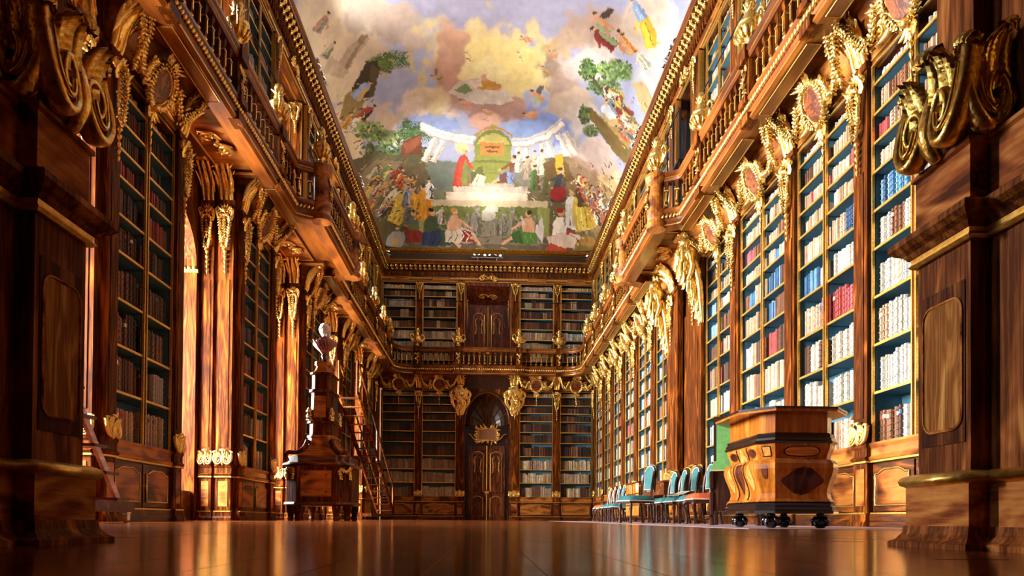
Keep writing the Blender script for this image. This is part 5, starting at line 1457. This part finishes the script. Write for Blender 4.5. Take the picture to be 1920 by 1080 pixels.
# ---- chairs
def chair_proto(style):
    """one chair; front towards -y, seat about 0.5 m square"""
    r = empty('upholstered_chair' if style != 'green' else 'tall_armchair')
    W = M['wood_dark']; cl = M[style]
    hw, hd, zs = .27, .26, .46
    m = MB().box(-hw, hw, -hd, hd, zs - .07, zs - .01); m.build('seat_rail', W, r)
    cu = MB(); nn_ = 8
    for i in range(nn_ + 1):
        for j in range(nn_ + 1):
            x = (i / nn_ * 2 - 1); y = (j / nn_ * 2 - 1)
            e = min(1 - abs(x), 1 - abs(y)); cu.v.append((x * (hw + .01), y * (hd + .01), zs + .085 * min(1, e * 3.0) ** .5))
    for i in range(nn_):
        for j in range(nn_):
            a = i * (nn_ + 1) + j; cu.face((a, a + nn_ + 1, a + nn_ + 2, a + 1))
    cu.box(-hw - .01, hw + .01, -hd - .01, hd + .01, zs - .03, zs)
    c = cu.build('seat', cl, r, True)
    MB().tube([(-hw - .012, -hd - .012, zs - .025), (hw + .012, -hd - .012, zs - .025), (hw + .012, hd + .012, zs - .025), (-hw - .012, hd + .012, zs - .025)], .008, 5, closed=True).build('piping', M['paper'], c)
    for s in (-1, 1):
        if style == 'orange':
            P = spline([(s * .24, -.23, zs - .05), (s * .28, -.27, .34), (s * .25, -.24, .18), (s * .23, -.22, .06), (s * .26, -.25, 0)], 4)
            MB().tube(P, [.035, .036, .036, .034, .032, .028, .025, .022, .02, .018, .018, .018, .018, .02, .024, .026, .026][:len(P)], 6).build('leg', W, r, True)
        else:
            MB().lathe([(.028, 0), (.034, .03), (.024, .05), (.028, .1), (.036, .13), (.022, .16), (.026, .24), (.04, .32), (.03, .34), (.036, .37), (.034, .42)], 6, s * .23, -.22).build('leg', W, r)
        MB().tube(spline([(s * .22, .27, 0), (s * .21, .23, .2), (s * .21, .22, .46), (s * .21, .25, .8), (s * .2, .3, 1.02)], 3), .024, 5).build('leg', W, r)
    if style != 'orange':
        P = spline([(-.23, -.22, .1), (-.1, -.12, .08), (0, 0, .09), (.1, .12, .08), (.22, .24, .1)], 3)
        MB().tube(P, .016, 5).tube([(-p.x, p.y, p.z) for p in P], .016, 5).build('stretcher', W, r)
    # arched back
    def arch(w, zb, zt, rise, n=8, point=False):
        pts = [(-w * .88, zb), (w * .88, zb), (w, zt - rise)]
        for i in range(1, n):
            t = i / n; pts.append((w * math.cos(PI * t), zt - rise + rise * (math.sin(PI * t) if not point else 1 - abs(2 * t - 1))))
        pts.append((-w, zt - rise)); return pts
    Tb = Matrix.Translation((0, .235, 0)) @ Matrix.Rotation(-.1, 4, 'X')
    def back(poly, y0, y1): 
        q = MB().prism(poly, y0, y1); out = MB(); out.add(q, Tb); return out
    pt = style == 'orange'
    back(arch(.23, .62, 1.18, .14, point=pt), -.012, .02).build('backrest', W, r)
    pad = back(arch(.185, .67, 1.13, .12, point=pt), -.035, -.005).build('back_cushion', cl, r)
    ol = [tuple(Tb @ Vector((x, -.036, z))) for x, z in arch(.187, .668, 1.132, .12, point=pt)]
    MB().tube(ol, .008, 5, closed=True, upv=(0, 1, 0)).build('piping', M['paper'], pad)
    return r
protos = {}
def place_chair(style, x, y, rz, label, z=MAT_Z, group='upholstered chairs along the right wall'):
    if style not in protos:
        o = protos[style] = chair_proto(style)
    else: o = copy_tree(protos[style])
    o.location = (x, y, z); o.rotation_euler = (0, 0, rz); tag(o, label, 'chair', group)
    return o
place_chair('teal', 2.95, 13.3, -PI / 2 + .25, 'teal velvet chair standing out in front of the row')
for i, (x, y, lb_) in enumerate([(3.92, 15.1, 'teal velvet chair in the row, directly right of the lone teal chair'), (3.92, 14.35, 'second teal velvet chair right of the lone chair, near the papers'), (3.92, 13.55, 'third teal velvet chair right of the lone chair, papers on its seat'), (3.95, 12.75, 'teal velvet chair half hidden behind the near orange chair')]):
    place_chair('teal', x, y, -PI / 2 + (.04, -.03, .05, 0)[i], lb_)
place_chair('orange', 3.86, 11.95, -PI / 2, 'orange striped chair with curved legs beside the green armchair')
for i, y in enumerate((19.9, 20.6, 21.3)):
    place_chair('teal', 3.92, y, -PI / 2, 'small distant teal chair left of the drawer desk, %s of three counted from it' % ORD[i + 1])
for i, y in enumerate((22.1, 22.8)):
    place_chair('orange', 3.92, y, -PI / 2, 'small distant orange chair at the far end of the row, ' + ('right one' if i == 0 else 'left one'))
sh_ = tag(empty('open_folder', (3.86, 13.55, MAT_Z + .55), .5), 'white open sheets of paper lying on the third teal chair', 'papers')
MB().prism([(-.2, 0), (0, .03), (.2, .1), (.2, .105), (0, .036), (-.2, .005)], -.13, .13).build('sheet', M['paper'], sh_)

# tall green armchair behind the desk
ga = tag(empty('tall_armchair', (3.62, 9.7, MAT_Z), -.45), 'tall green damask armchair with dark box seat behind the octagonal desk', 'chair')
W = M['wood_dark']
MB().box(-.3, .3, -.28, .28, .2, .78).build('seat_box', W, ga)
cu = MB().box(-.32, .32, -.31, .3, .78, .84); cu.prism([(-.31, .84), (.31, .84), (.29, .9), (.15, .935), (-.15, .935), (-.29, .9)], -.3, .29)
cu.build('seat', M['green'], ga)
MB().box(-.33, .33, -.32, .31, .765, .785).build('seat_trim', plain('gimp_braid', hexc('a58a52'), .7), ga)
MB().box(-.36, .36, .27, .36, .5, 1.62).build('backrest', W, ga)
MB().prism([(-.31, .9), (.31, .9), (.31, 1.5), (.2, 1.58), (-.2, 1.58), (-.31, 1.5)], .2, .28).build('back_cushion', M['green'], ga)
for s in (-1, 1):
    MB().tube(spline([(s * .31, -.28, .0), (s * .31, -.3, .15), (s * .31, -.27, .45), (s * .31, -.3, .76)], 4), [.035, .03, .026, .026, .028, .032, .036, .038, .04, .04, .04, .04, .04], 6).build('leg', W, ga)
    MB().tube(spline([(s * .33, .34, .0), (s * .33, .31, .4), (s * .33, .31, .9)], 4), .035, 6).build('leg', W, ga)

# drawer desk against the right wall
wd = tag(empty('drawer_desk', (4.36, 17.6, MAT_Z)), 'long polished writing desk with drawers behind the teal chairs', 'desk')
MB().box(-.3, .3, -2.1, 2.1, .94, .98).box(-.26, .3, -2.05, 2.05, .66, .94).build('table_top', M['wood_h'], wd)
for yc in (.7, 1.55):
    MB().box(-.3, .28, yc - .38, yc + .38, .14, 1.06).box(-.34, .28, yc - .42, yc + .42, 1.06, 1.09).build('cabinet_block', M['wood'], wd)
    for q in range(3):
        d = MB().prism([(-.3, -.35), (-.35, -.2), (-.33, 0), (-.35, .2), (-.3, .35)], .18 + .3 * q, .44 + .3 * q, 'z').build('drawer', M['desk'], wd, loc=(0, yc, 0))
        MB().ball((-.37, -.15, .31 + .3 * q), .02, 6, 4).ball((-.37, .15, .31 + .3 * q), .02, 6, 4).build('drawer_pull', M['gold'], d)
for y in (-2.0, -.9, 0.2, 2.0):
    MB().tube(spline([(-.22, y, .66), (-.26, y, .4), (-.2, y, .0)], 4), .03, 6).build('leg', M['wood_dark'], wd)

# ---- monument cabinet with bust on the left
ox, oy = -3.69, 15.74
mc = tag(empty('bust_cabinet', (ox, oy, 0)), 'tall obelisk-shaped walnut cabinet on legs carrying a marble bust', 'cabinet')
def ring(z, hx, hy, c): return [(-hx + c, -hy, z), (hx - c, -hy, z), (hx, -hy + c, z), (hx, hy - c, z), (hx - c, hy, z), (-hx + c, hy, z), (-hx, hy - c, z), (-hx, -hy + c, z)]
def loft(name, rings, mat, parent=mc):
    m = MB(); k = len(rings)
    for r_ in rings: m.v += ring(*r_)
    for i in range(k - 1):
        for j in range(8):
            m.face((i * 8 + j, i * 8 + (j + 1) % 8, (i + 1) * 8 + (j + 1) % 8, (i + 1) * 8 + j))
    m.face(tuple(reversed(range(8)))); m.face(tuple((k - 1) * 8 + j for j in range(8)))
    return m.build(name, mat, parent)
loft('base_ledge', [(.33, .72, .72, .28), (.36, .77, .77, .3), (.41, .75, .75, .3)], M['wood_h'])
loft('body', [(.41, .72, .72, .29), (1.2, .72, .72, .29)], M['wood'])
loft('top_ledge', [(1.2, .74, .74, .3), (1.23, .8, .8, .31), (1.27, .78, .78, .31), (1.28, .7, .7, .29), (1.43, .69, .69, .28)], M['wood_h'])
loft('concave_roof', [(1.43, .66, .66, .26), (1.5, .52, .58, .22), (1.6, .4, .52, .17), (1.7, .32, .48, .13), (1.84, .27, .46, .1), (1.85, .3, .48, .11), (1.9, .29, .47, .11)], M['wood_b'])
loft('lower_tower', [(1.9, .25, .44, .09), (2.16, .245, .43, .09), (2.17, .3, .47, .1), (2.22, .29, .46, .1)], M['wood'])
loft('panel_tower', [(2.22, .235, .42, .085), (2.86, .22, .4, .08), (2.87, .27, .44, .09), (2.93, .26, .43, .09)], M['wood'])
loft('upper_tower', [(2.93, .215, .39, .08), (3.26, .21, .38, .075), (3.27, .25, .42, .08), (3.31, .25, .42, .08)], M['wood'])
loft('cap', [(3.31, .22, .39, .07), (3.38, .16, .33, .05), (3.46, .135, .3, .04), (3.5, .17, .32, .05), (3.57, .17, .32, .05)], M['wood_b'])
MB().box(-.33, .33, -.735, -.71, .53, 1.1).box(-.24, .24, -.75, -.72, .6, 1.03).build('front_panel', M['wood_b'], mc)
for x in (-.22, .22):
    for z in (.63, 1.0): MB().ball((x, -.752, z), .018, 6, 4).build('stud', M['black'], mc)
MB().box(-.13, .13, -.45, -.4, 2.3, 2.78).build('tower_panel', M['wood_b'], mc)
MB().box(.215, .25, -.26, .26, 2.3, 2.8).build('side_niche', M['wood_dark'], mc)
lg = MB().lathe([(.06, 0), (.075, .05), (.06, .1), (.085, .2), (.1, .27), (.1, .33)], 6)
lgm = lg.mesh('leg', M['wood'])
for x, y in ((-.62, -.42), (-.42, -.62), (.42, -.62), (.62, -.42), (-.42, .62), (.42, .62), (.62, .42), (-.62, .42)): ob('leg', lgm, mc, (x, y, 0))
for sx in (-1, 1):
    for sy in (-1, 1):
        a = math.atan2(sy, sx)
        g = MB().add(garland(spline([(-.13, -.02, .22), (-.12, -.03, 0)], 3), .035, .05, 4)).add(garland(spline([(.13, -.02, .22), (.12, -.03, 0)], 3), .035, .05, 4)).add(garland(spline([(-.13, -.03, .24), (0, -.05, .16), (.13, -.03, .24)], 4), .04, .05, 4))
        ob('gilt_garland', cached('cabgar', lambda: g.mesh('gilt_garland', M['gold'], True)), mc, (sx * .575, sy * .575, .92), a + PI / 2)
        P = spline([(sx * .26, sy * .44, 1.8), (sx * .33, sy * .48, 1.62), (sx * .47, sy * .55, 1.5), (sx * .62, sy * .62, 1.5), (sx * .68, sy * .66, 1.42), (sx * .64, sy * .64, 1.3)], 4)
        MB().tube(P, .05, 6).build('corner_scroll', M['wood'], mc, True)
        ob('gilt_drop', cached('cabdrop', lambda: garland([(0, 0, .16), (0, 0, -.1)], .045, .05, 5).mesh('gilt_drop', M['gold'], True)), mc, (sx * .24, sy * .4, 2.36))
bust = tag(empty('bust', (ox, oy - .05, 3.57), .0), 'white marble head on reddish draped shoulders and black socle atop the cabinet', 'sculpture')
MB().lathe([(.15, 0), (.155, .03), (.13, .05), (.07, .09), (.06, .13), (.085, .17), (.08, .2)], 12).build('socle', M['black'], bust, True)
sh2 = MB(); prof = [(.2, .05, .05), (.28, .1, .08), (.36, .2, .12), (.44, .27, .145), (.5, .27, .14), (.55, .2, .11), (.6, .1, .085)]
rows = []
for z, rx, ry in prof:
    rows.append([((rx * math.cos(2 * PI * i / 14)) * 1.0, ry * math.sin(2 * PI * i / 14) - .02 * math.sin(5 * 2 * PI * i / 14), z + .02 * math.sin(3 * 2 * PI * i / 14)) for i in range(14)])
for r_ in rows: sh2.v += r_
for i in range(len(rows) - 1):
    for j in range(14): sh2.face((i * 14 + j, i * 14 + (j + 1) % 14, (i + 1) * 14 + (j + 1) % 14, (i + 1) * 14 + j))
sh2.build('draped_shoulders', M['porphyry'], bust, True)
for q in range(5):
    MB().tube(spline([(-.24 + .08 * q, -.1, .54), (-.16 + .07 * q, -.16, .44), (-.06 + .04 * q, -.12, .28)], 4), .02, 5).build('drapery_fold', M['porphyry'], bust, True)
hd_ = MB().lathe([(.075, .55), (.065, .6), (.068, .64)], 12)
hd_.ball((0.0, 0, .76), .125, 12, 9, (.95, .82, 1.15))
hd_.ball((.055, 0, .69), .085, 10, 7, (1.05, .8, .9))
hd_.prism([(.105, .77), (.155, .715), (.11, .705)], -.018, .018)
hd_.ball((.115, 0, .675), .028, 6, 4, (1, 1.3, .6)); hd_.ball((.108, 0, .635), .032, 6, 4)
for s in (-1, 1):
    hd_.ball((.1, s * .042, .765), .02, 6, 4); hd_.tube([(.118, s * .015, .785), (.105, s * .065, .788)], .012, 5); hd_.ball((-.005, s * .1, .735), .032, 6, 4, (.7, .5, 1.2))
hd_.build('head', M['white'], bust, True, rz=-.35)
hr = MB(); rr = random.Random(4)
for i in range(70):
    a = rr.uniform(.75, 2 * PI - .75); t = rr.uniform(-.25, 1.35)
    hr.ball((.118 * math.cos(a) * math.cos(t) , .11 * math.sin(a) * math.cos(t), .77 + .145 * math.sin(t)), rr.uniform(.024, .036), 5, 4)
hr.build('hair', M['white'], bust, True, rz=-.35)

# ---- library steps at left and long stairs
st = tag(empty('library_steps', (0, 0, 0)), 'mahogany library steps on castors by the left foreground pier', 'ladder')
SX0, SX1 = -4.42, -3.94
M['pink'] = wood('ladder_side_window_glare', hexc('b88480'), hexc('d0a29c'), hexc('e6c4be'), axis=1, rough=.2, coat=.8)  # pale pink paints the window's reflection onto the mahogany stringers
y0, z0, dy, dz, ns = 7.42, .24, -.215, .265, 10
for x in (SX0, SX1):
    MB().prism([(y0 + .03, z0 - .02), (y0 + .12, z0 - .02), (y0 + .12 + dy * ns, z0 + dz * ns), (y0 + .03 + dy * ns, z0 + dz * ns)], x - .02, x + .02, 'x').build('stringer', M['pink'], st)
for q in range(ns):
    MB().box(SX0 - .02, SX1 + .05, y0 + dy * q - .04, y0 + dy * q + .2, z0 + dz * q, z0 + dz * q + .028).build('tread', M['oxblood'], st)
for x in (SX0, SX1): MB().box(x - .03, x + .03, 5.0, 7.78, .12, .23).build('base_rail', M['oxblood'], st)
MB().box(SX0, SX1, 7.6, 7.7, .12, .2).box(SX0, SX1, 5.1, 5.2, .12, .2).build('base_rail', M['oxblood'], st)
for x in (SX0, SX1):
    for y in (7.66, 5.15):
        cs = ob('castor', cached('castor', lambda: MB().box(-.03, .03, -.045, .045, .1, .115).box(-.026, -.02, -.03, .03, .03, .1).box(.02, .026, -.03, .03, .03, .1).mesh('castor', M['chrome'])), st, (x, y, 0))
        wl_ = ob('wheel', cached('wheel', lambda: MB().lathe([(.02, -.018), (.045, -.018), (.048, 0), (.045, .018), (.02, .018)], 14).mesh('wheel', M['rubber'], True)), cs, (0, 0, .047)); wl_.rotation_euler = (0, PI / 2, 0)
ls = tag(empty('library_stairs', (0, 0, 0)), 'long wooden library stairs with handrail to the right of the bust cabinet', 'stairs')
A = Vector((-3.95, 27.2, .3)); B = Vector((-4.42, 22.0, 4.1)); side_v = Vector((-(B - A).y, (B - A).x, 0)).normalized() * .3
for s in (-1, 1):
    o_ = side_v * s
    MB().tube([A + o_, B + o_], .075, 4, flat=.4).build('stringer', M['wood'], ls)
    MB().tube([A + o_ + Vector((0, 0, 1.0)), B + o_ + Vector((0, 0, 1.0))], .035, 6).build('handrail', M['wood'], ls)
    for t in (0, .5, 1): MB().tube([A.lerp(B, t) + o_ + Vector((0, 0, -.1)), A.lerp(B, t) + o_ + Vector((0, 0, 1.0))], .045, 4).build('newel', M['wood'], ls)
for q in range(16):
    p = A.lerp(B, (q + .3) / 16)
    tr = MB().box(-.3, .3, -.1, .1, -.018, .018).build('tread', M['wood_h'], ls, loc=p, rz=math.atan2(side_v.y, side_v.x))
MB().box(-4.5, -3.7, 22.3, 27.5, .12, .22).build('base_frame', M['wood'], ls)
for x in (-4.35, -3.85):
    for y in (22.5, 27.3): MB().ball((x, y, .06), .06, 10, 6, (.5, 1, 1)).ball((x + .12, y, .06), .06, 10, 6, (.5, 1, 1)).build('wheel', M['iron'], ls)

# ---- mirror over the far door
mr_ = tag(empty('wall_mirror', (DC, YF + .8, 4.0)), 'small rectangular mirror in a leafy gilded frame above the far door', 'mirror')
MB().box(-.4, .4, -.01, .02, -.24, .26).build('mirror_glass', plain('mirror_silver', (.8, .8, .8), .04, metal=1.0), mr_)
fm_ = [(-.42, -.03, -.26), (.42, -.03, -.26), (.42, -.03, .28), (-.42, -.03, .28)]
fg = MB().tube(fm_, .045, 6, closed=True, upv=(0, 1, 0))
rr = random.Random(11)
for i in range(40):
    t = i / 40 * 4; k = int(t) % 4; p = Vector(fm_[k]).lerp(Vector(fm_[(k + 1) % 4]), t - int(t))
    a = math.atan2(p.x, p.z)
    fg.add(leaf(.17 + .09 * rr.random(), .11, .3, .3, 6), Matrix.Translation(p) @ Matrix.Rotation(a + rr.uniform(-1.1, 1.1), 4, 'Y'))
for s in (-1, 1): fg.tube(spline([(s * .42, -.05, -.3), (s * .62, -.06, -.2), (s * .8, -.06, .0), (s * .95, -.05, .02)], 4), .035, 6)
fg.build('gilt_frame', M['gold'], mr_, True)

# ---- spotlight bars on the cornice, lighting the vault
M['lamp'] = None
m_, nt_, b_ = new_mat('spot_lens'); b_.inputs['Emission Color'].default_value = (1, .93, .82, 1); b_.inputs['Emission Strength'].default_value = 1.5; M['lens'] = m_
def spot_bar(x, y, rz, n, label, power, aim):
    s = tag(empty('spotlight_bar', (x, y, 11.78), rz), label, 'spotlight', 'spotlight bars on the cornice')
    L = .24 * n
    MB().box(-L / 2, L / 2, -.015, .015, .16, .19).build('bar', M['chrome'], s)
    for e in (-1, 1): MB().box(e * L * .3 - .012, e * L * .3 + .012, -.012, .012, -.02, .17).build('stand', M['chrome'], s)
    for q in range(n):
        hx = -L / 2 + .24 * (q + .5)
        hdm = ob('lamp_head', cached('lh', lambda: MB().lathe([(.03, -.07), (.045, -.06), (.06, .03), (.075, .06), (.06, .062)], 10).mesh('lamp_head', M['chrome'], True)), s, (hx, 0, .25)); hdm.rotation_euler = ((.9, .5, 1.2)[q % 3], .4 * (-1) ** q, 0)
        ob('lens', cached('ln', lambda: MB().lathe([(.055, .063), (.05, .066)], 10).mesh('lens', M['lens'])), hdm)
    if power:
        l = bpy.data.lights.new('spotlight', 'AREA'); l.energy = power; l.color = (1.0, .93, .84); l.shape = 'RECTANGLE'; l.size = L; l.size_y = .3; l.spread = 1.7
        o = ob('spotlight_beam', l, s, (0, 0, .45)); o['kind'] = 'helper'
        d = Vector(aim) - Vector((x, y, 12.2)); o.rotation_euler = (Matrix.Rotation(-rz, 3, 'Z') @ d.to_track_quat('-Z', 'Y').to_matrix()).to_euler()
SPW = 46.0
spot_bar(0.0, YF - .25, 0, 6, 'bar of six small spotlights in the middle of the far cornice', SPW * .7, (0.05, 25.5, 15))
spot_bar(XL + .3, YF - .5, .9, 2, 'pair of small spotlights in the far left cornice corner', 0, None)
spot_bar(XR - .3, YF - .5, -.9, 2, 'pair of small spotlights in the far right cornice corner', 0, None)
for i, y in enumerate((18.4, 24.3)):
    spot_bar(XL + .3, y, PI / 2, 5, 'bar of five spotlights on the left cornice, ' + ('nearer' if i == 0 else 'farther') + ' of the two', SPW * (1.0, 1.5)[i], (1.2, y + (-.5, 3.5)[i], (15, 14)[i]))
for i, y in enumerate((17.2, 21.0, 25.6)):
    spot_bar(XR - .3, y, -PI / 2, 5, 'bar of five spotlights on the right cornice, ' + ORD[i + 1] + ' from the camera', SPW * (.6, .7, 1.4)[i], (-1.2, y + (-.5, 0, 3.0)[i], (15, 15, 14)[i]))

# ---- iron rails on the gallery
for side, x, s in (('left', XL + .1, 1), ('right', XR - .1, -1)):
    r_ = tag(empty('ladder_rail', (x, 0, 0)), 'thin black iron rail along the %s gallery bookcases' % side, 'rail')
    for a, b in ((LB if side == 'left' else RB)[1:] if side == 'left' else [(8.2, 15.4), (18.0, 30.5)]):
        MB().tube([(0, a - .1, 9.75), (0, b + .1, 9.75)], .016, 6).build('rod', M['iron'], r_)
        for y in (a, b): MB().tube([(-s * .14, y, 9.75), (0, y, 9.75)], .012, 5).build('rod_bracket', M['iron'], r_)
r_ = tag(empty('ladder_rail', (0, YF - .1, 0)), 'thin black iron rail along the end gallery bookcases', 'rail')
for a, b in ((-4.7, -1.1), (1.3, 4.85)):
    MB().tube([(a, 0, 9.98), (b, 0, 9.98)], .014, 6).build('rod', M['iron'], r_)
    for x in (a + .2, b - .2): MB().tube([(x, .14, 9.98), (x, 0, 9.98)], .012, 5).build('rod_bracket', M['iron'], r_)
ir = tag(empty('iron_railing', (4.55, 16.5, 6.88)), 'black iron safety railing on the right gallery in front of the niche', 'railing')
for y in (-.55, 0, .55):
    MB().tube([(0, y, 0), (0, y, 3.0)], .022, 6).build('post', M['iron'], ir)
for z in (1.75, 3.0):
    MB().tube([(0, -.55, z), (0, .55, z)], .022, 6).build('bar', M['iron'], ir)
MB().box(-.05, .35, -.6, .6, 1.7, 1.76).build('step_plate', M['iron'], ir)
